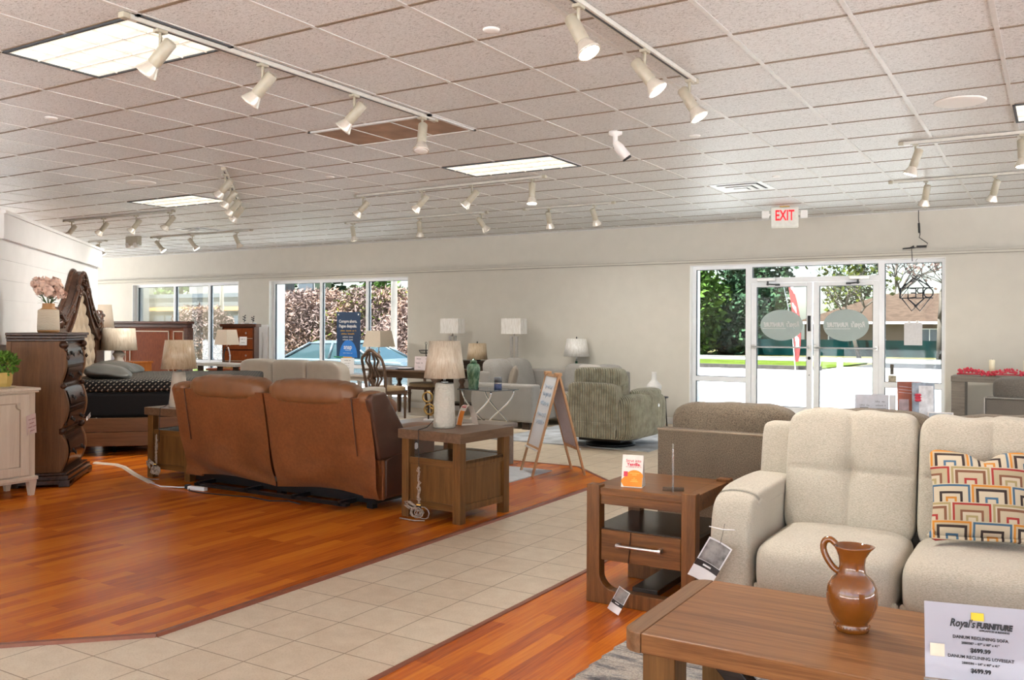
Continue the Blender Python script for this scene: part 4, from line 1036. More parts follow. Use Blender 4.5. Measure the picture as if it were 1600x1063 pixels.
def pf(P, q):
    x, y, z = P
    pin = (abs(q[0])**2.2)*(abs(q[2])**2.2)
    th = (1-q[0]**4)*(1-q[2]**4)
    x2 = x*(1+.10*pin) - x*.06*(1-q[2]**2)*abs(q[0]); z2 = z; y2 = y*(.18+.95*th)
    zz = (z-.20); zz = zz*(1+.09*pin) - zz*.07*(1-q[0]**2)*abs(q[2]); z2 = zz+.20
    if q[2] > .5: z2 -= .035*math.exp(-((q[0]-.1)/.22)**2)*(q[2]-.5)*2
    return (x2, y2, z2)
mb.soft((0,0,.20),(.40,.14,.40),7,22,0,None,pf); link('cover', mb, M_PRINT, cu)
mb = MB(); mb.tube([(-.19,-.02,.03),(-.205,-.03,.012),(-.185,-.035,.0),(-.14,-.03,.004),(-.05,-.03,.006),(.06,-.03,.010),(.19,-.03,.014)],[.012,.016,.013,.009,.008,.008,.01],8); link('piping', mb, M_PRINT, cu)

# ---- grey-brown sofa with its back to the cream one
gs = thing('grey_sofa', 'grey-brown tweed sofa standing back to back with the cream sofa', 'sofa', (-2.19,5.38,.010))
mb = MB(); mb.box(0,2.45,0,.10,.06,.812); link('back_panel', mb, M_GREYB, gs, bev=.018, segs=3)
mb = MB(); mb.tube([(.0,.004,.802),(2.45,.004,.802)],.007,6); link('piping', mb, fabric('tan_piping',(.42,.34,.25)), gs)
mb = MB(); mb.box(0,.24,.08,.95,.06,.60); mb.box(2.21,2.45,.08,.95,.06,.60); link('arm', mb, M_GREYB, gs, bev=.04, segs=3)
mb = MB(); mb.box(.24,2.21,.08,.92,.06,.30); link('base', mb, M_GREYB, gs, bev=.02)
for k in range(3):
    cx = .06+.39+k*.775
    mb = MB(); mb.soft((cx,.165,.812),(.775,.235,.325),4.6,18,0,None,lambda P,q,k=k:(P[0],P[1]+.02*noise.noise((P[0]*5,P[2]*5,k)),P[2]+.020*max(0,q[2])*noise.noise((P[0]*5+k,3,k))-.012*abs(q[0])**4*max(0,q[2])),(0,.12,.05)); link('back_cushion', mb, M_GREYB, gs)
    mb = MB(); mb.soft((.24+.33+k*.657,.55,.39),(.655,.74,.20),5,12); link('seat_cushion', mb, M_GREYB, gs)
mb = MB()
for q in (.08,2.37):
    for y in (.06,.88): mb.box(q-.03,q+.03,y-.03,y+.03,0,.07)
link('foot', mb, M_BLACK, gs)

# ---- things on the dark sofa table behind the grey sofa
stb = thing('sofa_table', 'dark narrow sofa table behind the grey-brown sofa carrying signs and brochures', 'sofa table', (-.80,7.35,.0))
mb = MB(); mb.box(-.62,.62,-.20,.20,.70,.735); link('table_top', mb, M_DARKW, stb, bev=.004)
for sx in (-1,1):
    for sy in (-1,1): link('leg', MB().box(sx*.58-.025,sx*.58+.025,sy*.16-.025,sy*.16+.025,0,.70), M_DARKW, stb)
t = thing('price_sign', 'white price card in a clear holder standing behind the cream sofa', 'sign', (-1.20,7.32,.735), math.radians(16))
mb = MB(); mb.box(-.150,.150,-.004,.004,.0,.225); mb.box(-.150,.150,-.04,.04,0,.004); link('holder', mb, M_ACRYL, t)
mb = MB(); mb.box(-.146,.098,-.006,-.0045,.004,.218); cd = link('card', mb, plain('lavender_white_paper',(.72,.74,.80),.6), t)
mb = MB(); mb.box(.100,.146,-.006,-.0045,.004,.218); link('card_margin', mb, M_PAPER, t)
mb = MB(); greek(mb,6,.020,T(.035,-.0066,.165)@UPRIGHT); greek(mb,6,.020,T(-.075,-.0066,.135)@UPRIGHT); greek(mb,8,.016,T(.040,-.0066,.135)@UPRIGHT); mb.box(-.11,-.05,-.0066,-.006,.105,.122); mb.box(.01,.075,-.0066,-.006,.108,.114)
link('lettering', mb, plain('grey_ink',(.30,.31,.34),.6), cd)
M_BRO = plain('brochure_red_brown', (.42,.12,.07), .35, 0, .35, 9); M_BRB = plain('brochure_blue_grey', (.30,.36,.44), .35, 0, .5, 16)
for lab, x, y, w, mt, c2 in (('red-brown brochure standing by the console table, left of the pale one',-.955,7.36,.175,M_BRO,(.55,.42,.45)),('pale blue-grey brochure with red flowers beside the red-brown one',-.855,7.30,.155,M_BRB,(.72,.74,.78))):
    t = thing('brochure', lab, 'brochure', (x,y,.735), math.radians(14)); t.rotation_euler = (math.radians(-7),0,math.radians(16))
    bk = link('cover', MB().box(-w/2,w/2,0,.02,0,.325), mt, t, bev=.002)
    mb = MB()
    if mt is M_BRO:
        for z in (.285,.262,.240): mb.hexa([(-w*.45,-.001,z),(w*.45,-.001,z-.014),(w*.45,0,z-.014),(-w*.45,0,z)],[(-w*.45,-.001,z+.005),(w*.45,-.001,z-.009),(w*.45,0,z-.009),(-w*.45,0,z+.005)])
        mb.box(-w*.45,-w*.05,-.001,0,.02,.19)
    else: mb.box(-w*.2,w*.45,-.001,0,.05,.30)
    link('picture', mb, plain('brochure_picture',c2,.4,0,.3,18), bk)
    mb = MB()
    if mt is M_BRB: 
        for q in range(9): mb.lathe([(.0001,-.012),(.014,0),(.0001,.012)],8,0,T(-.05+.012*(q%3),-.004,.19+.02*(q//3)))
        greek(mb,8,.018,T(.01,-.0018,.035)@UPRIGHT)
        link('flowers', mb, M_PINK, bk)
    else:
        greek(mb,5,.03,T(-.01,-.0018,.03)@UPRIGHT); link('lettering', mb, M_PAPER, bk)
t = thing('framed_card', 'small white-framed card with dark print behind the cream sofa', 'card', (-.735,7.22,.735), math.radians(10))
mb = MB(); frame_pts = None; mb.box(-.085,.085,-.006,.006,.0,.115); fr = link('frame', mb, M_PAPER, t, bev=.003)
mb = MB(); mb.box(-.076,.076,-.0075,-.006,.008,.107); link('print', mb, plain('blue_grey_print',(.42,.50,.55),.4,0,.25,30), fr)
mb = MB(); greek(mb,6,.040,T(0,-.0085,.040)@UPRIGHT); mb.box(.01,.06,-.0085,-.0075,.078,.094); link('lettering', mb, M_INK, fr)
# ---- dark grey sofa at the right edge
t = thing('dark_grey_sofa', 'dark grey chenille sofa cut by the right picture edge, seen from behind', 'sofa', (-.56,9.0,0))
mb = MB(); mb.box(0,2.1,0,.14,.05,.855); mb.box(0,.2,.1,.95,.05,.62); mb.box(1.9,2.1,.1,.95,.05,.62); mb.box(.2,1.9,.1,.92,.05,.30); link('frame', mb, M_DKGREY, t, bev=.02, segs=3)
for k in range(2):
    mb = MB(); mb.soft((.06+.48+k*.98,.16,.92),(.97,.26,.24),4.4,16,0,None,lambda P,q:(P[0],P[1],P[2]+.012*noise.noise((P[0]*7,0,0))*max(0,q[2])),(0,.1,.05)); link('back_cushion', mb, M_DKGREY, t)
    mb = MB(); mb.soft((.2+.425+k*.85,.55,.40),(.845,.75,.2),5,10); link('seat_cushion', mb, M_DKGREY, t)
mb = MB(); mb.tube([(-.003,.0,.06),(-.003,.0,.85)],.006,6); mb.tube([(-.0,-.003,.85),(2.1,-.003,.85)],.006,6); link('piping', mb, fabric('light_grey_piping',(.45,.44,.42)), t)
# ---- grey console at the front wall with candles and garland
M_GREYW = wood('weathered_grey_wood', (.11,.095,.08), (.24,.21,.18), 'x', 8, .5)
t = thing('console_table', 'weathered grey console table against the front wall right of the doors', 'console table', (-.30,12.52,0))
mb = MB(); mb.box(-.84,.90,-.20,.20,.81,.88); link('table_top', mb, M_GREYW, t, bev=.004)
for x in (-.76,.82): link('leg', MB().box(x-.075,x+.075,-.19,.19,0,.81), M_GREYW, t, bev=.004)
mb = MB(); mb.box(-.69,.75,-.19,.19,.12,.17); link('shelf', mb, M_GREYW, t)
M_WAX = plain('ivory_wax', (.80,.74,.55), .5); 
for k, (x, lab) in enumerate(((-.70,'ivory pillar candle, left of the two on the grey console'),(-.33,'ivory pillar candle, right of the two on the grey console'))):
    t = thing('candle', lab, 'candle', (x,12.50,.88)); link('body', MB().lathe([(.034,0),(.034,.20),(.028,.205),(.0001,.198)],20), M_WAX, t); link('wick', MB().cyl((0,0,.198),(.003,0,.215),.002,5), M_INK, t)
mb = MB(); rnd = random.Random(9)
for i in range(420):
    u = rnd.random(); x = -.62+1.5*u; h = .018+.05*rnd.random()+.02*math.sin(u*22)
    r = rnd.uniform(.008,.017); mb.lathe([(.0001,-r),(r*.8,-r*.5),(r*.8,r*.5),(.0001,r)],6,0,T(x-.42,rnd.gauss(-.10,.025),h-.0))
mb.tube([(-1.06,-.10,.012),(-.6,-.09,.014),(0,-.11,.014),(.46,-.10,.012)],.010,6)
o = solo('berry_garland', mb, M_PINK, 'red berry garland lying along the grey console table', 'garland', (-.02,12.50,.893)); 
# ================================================================ brown sofa group on the left island
M_LEATHER = fabric('cognac_suede_leather', (.255,.083,.022), (.215,.066,.017), 45, .5, .10, .22, .08); M_LEATHER.node_tree.nodes['Principled BSDF'].inputs['Specular IOR Level'].default_value = .35
M_LEATH2 = plain('tan_brown_headrest_leather', (.225,.095,.036), .40, 0, .10, 12, .05)
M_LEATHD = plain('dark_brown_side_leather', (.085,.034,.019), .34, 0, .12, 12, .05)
LZ = .010
bs = thing('reclining_sofa', 'cognac brown leather reclining sofa seen from behind on the left island', 'sofa', (-6.82,5.09,LZ))
Lb = 2.32
LEAN = .15
for k in range(2):
    xa = .015 + k*1.155; xb = xa + 1.132
    xa2, xb2 = (xa+.17, xb) if k == 0 else (xa, xb-.17)
    mb = MB()
    def sh(u, v, xa=xa, xb=xb, k=k):
        z = .10 + .79*v; x = xa + (xb-xa)*u
        y = .36 - LEAN*v
        if v < .5:     # the loose lower flap sags into soft folds
            g = (1-v/.5)
            uu = u + .05*math.sin(v*9+k)
            y += .042*g*math.sin(uu*8.2+k*1.9+5*v)*min(1,v*6+.3) - .060*g*math.exp(-((uu-.50)/.17)**2)*math.sin(PI*min(1,v/.42))
            y += .045*g*g*math.exp(-((uu-.5)/.22)**2)
            z += .035*g*g*math.sin(PI*u) - .012
        y += .004*noise.noise((x*5,z*5,k)) - .014*(math.sin(PI*u)**.5)*(math.sin(PI*v)**.5)
        return (x, y, z)
    mb.grid(sh, 44, 40)
    link('back_cover', mb, M_LEATHER, bs)
    mb = MB()
    mb.hexa([(xa+.01,.405,.16),(xb-.01,.405,.16),(xb-.01,.62,.16),(xa+.01,.62,.16)],[(xa+.004,.36-LEAN+.002,.887),(xb-.004,.36-LEAN+.002,.887),(xb-.004,.42,.905),(xa+.004,.42,.905)])
    link('back_shell', mb, M_LEATHER, bs, bev=.010)
    mb = MB(); mb.soft(((xa2+xb2)/2,.315,.915),(xb2-xa2-.012,.27,.205),3.2,26,0,None,lambda P,q,k=k:(P[0],P[1]+.005*noise.noise((P[0]*19,P[2]*7,k)),P[2]+.009*noise.noise((P[0]*26,P[1]*9,k))-.022*abs(q[0])**8))
    link('headrest', mb, M_LEATH2, bs)
    mb = MB(); mb.soft((.24+.465+k*.92,.86,.41),(.915,.62,.20),5,14); link('seat_cushion', mb, M_LEATH2, bs)
for sx in (0, 1):
    xo = .0 if sx == 0 else Lb; s1 = 1 if sx == 0 else -1
    mb = MB()
    pr = [(.205,.880),(.23,.925),(.40,.935),(.72,.52),(.70,.43),(.33,.40)]
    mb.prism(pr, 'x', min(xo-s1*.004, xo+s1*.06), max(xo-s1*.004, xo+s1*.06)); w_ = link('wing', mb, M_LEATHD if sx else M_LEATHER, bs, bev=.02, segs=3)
    mb = MB(); mb.soft((xo+s1*.085,.40,.885),(.165,.38,.12),3.6,12,0,None,lambda P,q:(P[0],P[1],P[2]-.42*max(0,P[1]-.36))); link('wing_top', mb, M_LEATH2, bs)
    mb = MB(); xq = xo+s1*.185; mb.tube([(xq,.36-LEAN*v-.010-.010*math.sin(PI*v),.10+.79*v) for v in (.42,.5,.6,.7,.8,.9,1.0)],.005,6); link('piping', mb, M_LEATHD, bs)
    mb = MB(); mb.prism([(.40,.09),(1.04,.09),(1.06,.50),(1.0,.56),(.68,.575),(.50,.44),(.405,.40)], 'x', min(xo,xo+s1*.22), max(xo,xo+s1*.22)); link('arm', mb, [M_LEATHD], bs, bev=.025, segs=3)
    mb = MB(); mb.box(min(xo+s1*.005,xo+s1*.215), max(xo+s1*.005,xo+s1*.215), .375, .41, .085, .400); link('arm_back', mb, M_LEATHER, bs, bev=.012)
    mb = MB(); mb.soft((xo+s1*.11,.86,.590),(.235,.52,.10),3.6,12); link('arm_pad', mb, M_LEATH2, bs)
mb = MB(); mb.cyl((Lb-.002,.78,.47),(Lb+.006,.78,.47),.035,24); mb.cyl((Lb+.005,.78,.47),(Lb+.008,.78,.47),.028,24,1); link('recline_button', mb, [M_BLACK, M_PAPER], bs)
mb = MB(); mb.box(.10,Lb-.10,.40,1.0,.045,.12); mb.box(.30,Lb-.25,.22,.27,.035,.06); mb.box(.30,Lb-.25,.50,.54,.035,.06)
for q in (.35,.95,1.5,2.0): mb.box(q-.02,q+.02,.22,.55,.04,.075)
for q in (.15,1.15,2.15):
    for y in (.44,.95): mb.box(q-.03,q+.03,y-.03,y+.03,0,.06)
link('mechanism', mb, M_BLACKMETAL, bs)

# ---- slatted end tables beside it
M_ET = wood('golden_brown_wood_x', (.095,.038,.009), (.215,.098,.026), 'x', 8, .38); M_ETZ = wood('golden_brown_wood_z', (.095,.038,.009), (.215,.098,.026), 'z', 8, .38); M_ETT = wood('grey_brown_top_wood', (.10,.052,.026), (.20,.115,.065), 'y', 8, .36)
def side_table(lab, loc, rz):
    t = thing('end_table', lab, 'end table', loc, rz, 'panelled end tables of the brown sofa')
    a, d, h = .285, .31, .668
    mb = MB(); mb.box(-a-.022,a+.022,-d-.022,d+.022,h-.072,h); link('table_top', mb, [M_ETT], t, bev=.004)
    for sx in (-1,1):
        for sy in (-1,1): link('leg', MB().box(sx*(a-.035)-.035,sx*(a-.035)+.035,sy*(d-.035)-.035,sy*(d-.035)+.035,0,h-.072), M_ETZ, t, bev=.003)
    mb = MB(); mb.box(-a+.01,a-.01,-d+.012,d-.012,.435,.455); link('shelf', mb, M_DARKW, t)
    for sy in (-1,1):
        y0, y1 = sorted((sy*(d-.010), sy*(d-.026)))
        for z0, z1 in ((.405,.458),(.085,.135)): link('rail', MB().box(-a+.07,a-.07,y0,y1,z0,z1), M_ET, t, bev=.002)
        y0, y1 = sorted((sy*(d-.018), sy*(d-.034)))
        mb = MB(); mb.box(-a+.07,a-.07,y0,y1,.135,.405); link('panel', mb, M_ETZ, t)
    for sx in (-1,1):
        x0, x1 = sorted((sx*(a-.010), sx*(a-.026)))
        for z0, z1 in ((.405,.458),(.085,.135)): link('rail', MB().box(x0,x1,-d+.07,d-.07,z0,z1), M_ETZ, t, bev=.002)
        x0, x1 = sorted((sx*(a-.018), sx*(a-.034)))
        mb = MB(); mb.box(x0,x1,-d+.07,d-.07,.135,.405); link('panel', mb, M_ETZ, t)
    return t
side_table('panelled brown end table right of the brown sofa, under the white textured lamp', (-3.985,5.715,LZ), math.radians(-4))
side_table('panelled brown end table left of the brown sofa, partly behind its corner', (-7.16,5.83,LZ), math.radians(3))
# ---- lamps
M_CER = None
m, nt, b = new_mat('white_textured_ceramic'); v = coords(nt, (1,1,1)); n = nt.nodes.new('ShaderNodeTexVoronoi'); nt.links.new(coords(nt,(1,1,1.4),(.4,.2,.5)), n.inputs['Vector']); n.inputs['Scale'].default_value = 46
setp(b, Base_Color=(.60,.56,.48,1), Roughness=.6); bump(nt, b, n.outputs['Distance'], .8, .006); M_CER = m
def shade_mat(name, c, c2):
    m, nt, b = new_mat(name); v = coords(nt, (1,1,.10), (0,.5,.3)); n = noise_tex(nt, v, 34, 4, .6, 1.2)
    nt.links.new(ramp(nt, n, [(.40,c),(.52,c2),(.60,c)]), b.inputs['Base Color']); setp(b, Roughness=.32, Specular_IOR_Level=.5); bump(nt, b, n, .6, .006)
    return m
M_SHADE = shade_mat('beige_shade_in_plastic_wrap', (.55,.455,.34), (.68,.60,.49)); M_SHADEW = shade_mat('white_shade_in_plastic_wrap', (.66,.64,.60), (.80,.79,.77)); M_SHADET = shade_mat('tan_shade_in_plastic_wrap', (.44,.33,.21), (.56,.45,.32))
M_SHADEB = plain('plain_beige_shade', (.62,.54,.44), .85, 0, .03, 40)
def shade(t, z0, z1, rb, rt, mat, square=None):
    mb = MB()
    if square:
        (a, b_), (c, d) = square
        lo = [(-a,-b_,z0),(a,-b_,z0),(a,b_,z0),(-a,b_,z0)]; hi = [(-c,-d,z1),(c,-d,z1),(c,d,z1),(-c,d,z1)]
        mb.add(lo+hi, [(0,1,5,4),(1,2,6,5),(2,3,7,6),(3,0,4,7)]); k = .985
        mb.add([(x*k,y*k,z) for x,y,z in lo+hi], [(0,4,5,1),(1,5,6,2),(2,6,7,3),(3,7,4,0)]); mb.add(lo+[(x*k,y*k,z) for x,y,z in lo],[(0,4,5,1),(1,5,6,2),(2,6,7,3),(3,7,4,0)]); mb.add(hi+[(x*k,y*k,z) for x,y,z in hi],[(0,1,5,4),(1,2,6,5),(2,3,7,6),(3,0,4,7)])
    else:
        mb.lathe([(rb,z0),(rt,z1),(rt-.004,z1),(rb-.004,z0),(rb,z0)],48)
    s_ = link('lamp_shade', mb, mat, t)
    mb = MB(); mb.cyl((0,0,z0-.03),(0,0,z1-.02),.006,6); 
    for q in range(3): a_ = q*2*PI/3; e = (rt if not square else square[1][1])*.98; mb.cyl((0,0,z1-.02),(e*math.cos(a_),e*math.sin(a_),z1-.01),.002,5)
    link('spider', mb, M_STEEL, s_)
def table_lamp(lab, loc, base_prof, base_mat, z0, z1, rb, rt, smat, square=None, finial=False, rz=0, group=None, sy=1.0):
    t = thing('table_lamp', lab, 'lamp', loc, rz, group)
    mb = MB(); mb.lathe(base_prof, 36, sy=sy); link('lamp_base', mb, base_mat, t)
    mb = MB(); zt = base_prof[-1][1]; mb.cyl((0,0,zt-.01),(0,0,z0+.04),.011,10); mb.cyl((0,0,zt),(0,0,zt+.012),.028,12); link('socket', mb, M_STEEL, t)
    shade(t, z0, z1, rb, rt, smat, square)
    if finial: link('finial', MB().lathe([(.0001,z1-.01),(.006,z1),(.011,z1+.012),(.007,z1+.03),(.0001,z1+.034)],12), M_BLACKMETAL, t)
    return t
wb = [(.078,0),(.086,.006),(.084,.05),(.072,.335),(.066,.345),(.0001,.345)]
l1 = table_lamp('white textured ceramic lamp with wrapped beige shade on the right-hand panelled end table', (-4.06,5.66,LZ+.668), wb, M_CER, .385,.670,.160,.120, M_SHADE)
l2 = table_lamp('white ceramic lamp with wrapped tan shade half behind the left corner of the brown sofa', (-7.225,5.70,LZ+.668), [(.090,0),(.094,.006),(.058,.33),(.050,.34),(.0001,.34)], plain('white_matte_ceramic',(.58,.50,.41),.5), .365,.640,.165,.128, M_SHADET)
M_PLW = glassy('clear_plastic_wrap', (.75,.72,.68), .30, .12)
def cord(lab, pts, bundle, name='lamp_cord'):
    mb = MB(); mb.tube(pts, .0032, 6); o = thing(name, lab, 'cord', (0,0,0)); link('cable', mb, M_BLACK, o)
    mb = MB(); rnd = random.Random(len(lab)); p = bundle; g = lambda k: rnd.gauss(0, k)
    for q in range(5):     # folded strands inside the hanging sleeve
        mb.tube([(p[0]+g(.007),p[1]-.004+g(.004),p[2]+.05+.27*i/16+g(.004)) for i in range(17)],.0042,5)
    for q in range(9):     # coil on the floor
        r_ = rnd.uniform(.03,.065); c0 = rnd.uniform(-.02,.06)
        mb.tube([(p[0]+c0+r_*math.cos(a*.62+q),p[1]-.016-.007*q*.5+g(.003),max(LZ+.008,p[2]-.01+r_*.75*math.sin(a*.62+q)+g(.004))) for a in range(11)],.0045,5)
    for q in range(4):
        mb.tube([(p[0]-.02,p[1]-.015,p[2]+.03+g(.012)),(p[0]-.08,p[1]-.016+g(.006),p[2]+.055+g(.014)),(p[0]-.125,p[1]-.016,p[2]+.035+g(.014)),(p[0]-.07,p[1]-.02,p[2]+.02+g(.01))],.006,6)
    mb.tube([(p[0]+.075,p[1]-.03,LZ+.012),(p[0]+.0,p[1]-.055,LZ+.009),(p[0]-.15,p[1]-.04,LZ+.008)],.0055,6)
    link('plastic_wrap', mb, plain('cable_in_clear_wrap',(.40,.32,.26),.18,0,.3,60), o)
    mb = MB(); mb.box(p[0]+.002,p[0]+.040,p[1]-.034,p[1]-.026,p[2]+.01,p[2]+.055); mb.box(p[0]+.002,p[0]+.040,p[1]-.0355,p[1]-.034,p[2]+.044,p[2]+.054,1); link('plug_label', mb, [M_BLACK, M_YELL], o)
    return o
cord('lamp cord with plastic-wrapped bundle hanging down the right-hand panelled end table', [(-4.10,5.57,.735),(-4.11,5.50,.69),(-4.10,5.382,.682),(-4.095,5.374,.62),(-4.085,5.368,.50),(-4.08,5.368,.38)], (-4.075,5.362,.085))
cord('lamp cord with plastic-wrapped bundle hanging down the left-hand panelled end table', [(-7.24,5.60,.71),(-7.24,5.55,.69),(-7.22,5.49,.682),(-7.22,5.482,.60),(-7.22,5.478,.46),(-7.22,5.478,.36)], (-7.24,5.466,.11))
# gold ring ornament and tent card
ct2 = thing('coffee_table', 'taupe-topped low coffee table in front of the brown sofa', 'coffee table', (-5.50,7.55,0))
M_CT2 = wood('taupe_table_wood', (.15,.115,.095), (.24,.195,.165), 'x', 7, .28)
M_PALE = wood('pale_grey_wood', (.34,.30,.27), (.48,.44,.40), 'x', 7, .3)
mb = MB(); mb.box(-.60,.60,-.62,.62,.395,.445); link('table_top', mb, M_CT2, ct2, bev=.008)
for sx in (-1,1):
    for sy in (-1,1): link('leg', MB().box(sx*.53-.04,sx*.53+.04,sy*.54-.04,sy*.54+.04,.010,.395), M_CT2, ct2, bev=.004)
mb = MB(); mb.box(-.5,.5,-.52,.52,.12,.145); link('shelf', mb, M_CT2, ct2)
t = thing('ring_ornament', 'gold ring ornament on a white base on the taupe coffee table', 'ornament', (-5.80,7.79,.445), math.radians(25))
link('base', MB().box(-.05,.05,-.04,.04,0,.018), M_WHITE, t, bev=.003)
link('stem', MB().cyl((0,0,.015),(0,0,.19),.008,8), M_BLACKMETAL, t)
for z, rx in ((.255,.052),(.125,.052),(.10,.040)):
    mb = MB(); mb.tube([(rx*math.cos(a*PI/14)+(.012 if z < .2 else -.01),.014*(1 if z==.10 else -1)*(z<.2),z+rx*math.sin(a*PI/14)) for a in range(28)],.0095,8,0,True,True); link('ring', mb, M_BRASS, t)
def loop_card(loc, rz, lab):
    t = thing('tent_card', lab, 'tent card', loc, rz); P = []
    for i in range(25):
        u = i/24; x = -.075+.15*u; P.append((x, .155*(1-abs(2*u-1)**2.4)))
    mb = MB(); n = len(P)
    vs = [(p[0],-.05,p[1]) for p in P]+[(p[0],.05,p[1]) for p in P]; fs = [(i,i+1,n+i+1,n+i) for i in range(n-1)]
    mb.add(vs, fs, 0, True); mb.add([(v[0]*.985,v[1],v[2]*.99) for v in vs],[f[::-1] for f in fs],0,True); mb.box(-.07,.07,-.05,.05,0,.002); c = link('card', mb, M_CARD, t)
    mb = MB(); q = 9; vs = [(p[0]-.0012,-.046,p[1]+.0003) for p in P[:6]]+[(p[0]-.0012,.03,p[1]+.0003) for p in P[:6]]; mb.add(vs,[(i,6+i,7+i,i+1) for i in range(5)],0,True); link('orange_print', mb, M_ORANGE, c)
    mb = MB(); mb.add([(P[k][0]-.0012,y,P[k][1]+.0006) for k in (7,8) for y in (-.035,.035)],[(0,1,3,2)]); mb.add([(P[k][0]-.0012,y,P[k][1]+.0006) for k in (9,10) for y in (-.03,.03)],[(0,1,3,2)]); link('lettering', mb, M_PINK, c)
loop_card((-4.03,5.93,LZ+.668), math.radians(62), 'curved orange and white tent card behind the white textured lamp')
# power strip, white cord cover, black cord on the floor
mb = MB(); pts = [(-8.63,5.76),(-8.32,5.80),(-8.10,5.74),(-7.84,5.62),(-7.60,5.51),(-7.35,5.41),(-7.10,5.31)]
for i in range(len(pts)-1):
    a, c = Vector((*pts[i],LZ)), Vector((*pts[i+1],LZ)); d = (c-a).normalized(); q = Vector((-d.y,d.x,0))*.030
    mb.hexa([tuple(a-q),tuple(c-q),tuple(c+q),tuple(a+q)],[tuple(a-q*.4+Vector((0,0,.014))),tuple(c-q*.4+Vector((0,0,.014))),tuple(c+q*.4+Vector((0,0,.014))),tuple(a+q*.4+Vector((0,0,.014)))])
solo('cord_cover', mb, plain('cream_cord_cover',(.70,.62,.50),.5), 'cream floor cord cover running from the dark chest towards the brown sofa', 'cord cover')
ps = thing('power_strip', 'white power strip with black plug on the laminate behind the brown sofa', 'power strip', (-6.47,5.30,LZ), math.radians(8))
link('body', MB().box(-.09,.10,-.022,.022,0,.032), M_PAPER, ps, bev=.004); link('plug', MB().box(-.125,-.085,-.02,.02,.005,.042), M_BLACK, ps, bev=.004)
link('cable', MB().tube([(-.10,0,.018),(-.20,-.01,.012),(-.40,-.02,.007),(-.64,.09,.007)],.006,6), M_PAPER, ps)
o = solo('trailing_cord', MB().tube([(-6.56,5.29,.022),(-6.50,5.24,.015),(-6.35,5.22,.015),(-6.1,5.25,.015),(-5.8,5.31,.015),(-5.55,5.28,.015),(-5.42,5.36,.015),(-5.25,5.32,.015)],.005,6), M_BLACK, 'thin black cord trailing under the back of the brown sofa', 'cord')

# ---- whiteboard easel
M_LTW = wood('light_beech_wood', (.46,.26,.13), (.58,.36,.20), 'z', 8, .5)
M_BOARD = plain('glossy_whiteboard', (.80,.83,.87), .18, 0, .02, 8)
ea = thing('sandwich_board', 'beech-framed folding whiteboard standing at the corner of the left island', 'sandwich board', (-4.285,7.81,0), math.radians(-44))
hh = 1.0
for sgn in (-1, 1):
    an = math.atan2(.27, hh); M = Matrix.Translation((0,sgn*.27,0)) @ Matrix.Rotation(sgn*an,4,'X')
    z1 = hh/math.cos(an)
    for sx in (-1,1): link('leg', MB().box(sx*.205-.014,sx*.205+.014,-.010,.010,.010,z1,0,M), M_LTW, ea, bev=.002)
    for z_ in (z1-.035, .272): link('crossbar', MB().box(-.192,.192,-.009,.009,z_,z_+.028,0,M), M_LTW, ea)
    bd = link('board', MB().box(-.192,.192,-.004,.004,.30,z1-.035,0,M), M_BOARD if sgn < 0 else plain('grey_board_back',(.50,.47,.50),.6), ea)
    link('tray', MB().box(-.20,.20,sgn*.004,sgn*.03,.262,.278,0,M), M_WHITE, ea)
    if sgn < 0:
        mb = MB(); rnd = random.Random(4)
        for k, (n_, z) in enumerate(((6,.90),(8,.82),(7,.73),(5,.62),(6,.54))):      # marker scribble
            P = [(-.13+.26*i/(n_*4)+rnd.gauss(0,.004), z+.022*math.sin(i*1.7)+rnd.gauss(0,.006)) for i in range(n_*4+1)]
            mb.tube([tuple(M @ Vector((a,-.0046,c))) for a, c in P], .0022, 4)
        link('handwriting', mb, plain('blue_marker_ink',(.35,.48,.62),.6), bd)
for sx in (-1,1): link('hinge', MB().box(sx*.17-.03,sx*.17+.03,-.035,.035,hh-.02,hh+.015), M_LTW, ea, bev=.008)
link('strap', MB().tube([(-.2,-.066,.80),(-.2,0,.79),(-.2,.066,.80)],.008,6), M_BLACK, ea)
# pale rug on the island
mb = MB(); mb.box(-.85,.85,-.42,.42,.0,.010)
solo('pale_rug', mb, plain('pale_blue_grey_rug',(.50,.53,.56),.95,0,.12,7,.3), 'pale blue-grey flat rug on the laminate at the whiteboard feet', 'rug', (-5.20,7.50,LZ), 0)
# ================================================================ left edge: cabinet, chest, bed
M_ANT = wood('antique_cream_paint', (.56,.47,.37), (.66,.57,.46), 'z', 6, .55, 10, 0, .04)
M_ANTD = plain('antique_cream_glaze', (.36,.28,.20), .6)
cb = thing('cabinet', 'antique cream cabinet with panelled door at the left picture edge', 'cabinet', (-7.42,4.42,LZ))   # front faces +X, right end at local y=0
mb = MB(); mb.box(-.44,-.015,-1.05,-.012,.14,.885); link('body', mb, M_ANT, cb, bev=.004)
mb = MB(); mb.box(-.45,.018,-1.07,.018,.892,.915); mb.box(-.45,.008,-1.06,.008,.875,.892); link('top', mb, M_ANT, cb, bev=.005)
mb = MB(); mb.box(-.445,.006,-1.06,.006,.135,.165); mb.box(-.445,-.004,-1.055,-.002,.12,.137); link('base_moulding', mb, M_ANT, cb, bev=.005)
for y in (-.035,-1.0):
    for x in (-.035,-.40): 
        mb = MB(); mb.hexa([(x-.018,y-.018,0),(x+.018,y-.018,0),(x+.018,y+.018,0),(x-.018,y+.018,0)],[(x-.032,y-.032,.125),(x+.032,y-.032,.125),(x+.032,y+.032,.125),(x-.032,y+.032,.125)]); link('foot', mb, M_ANT, cb)
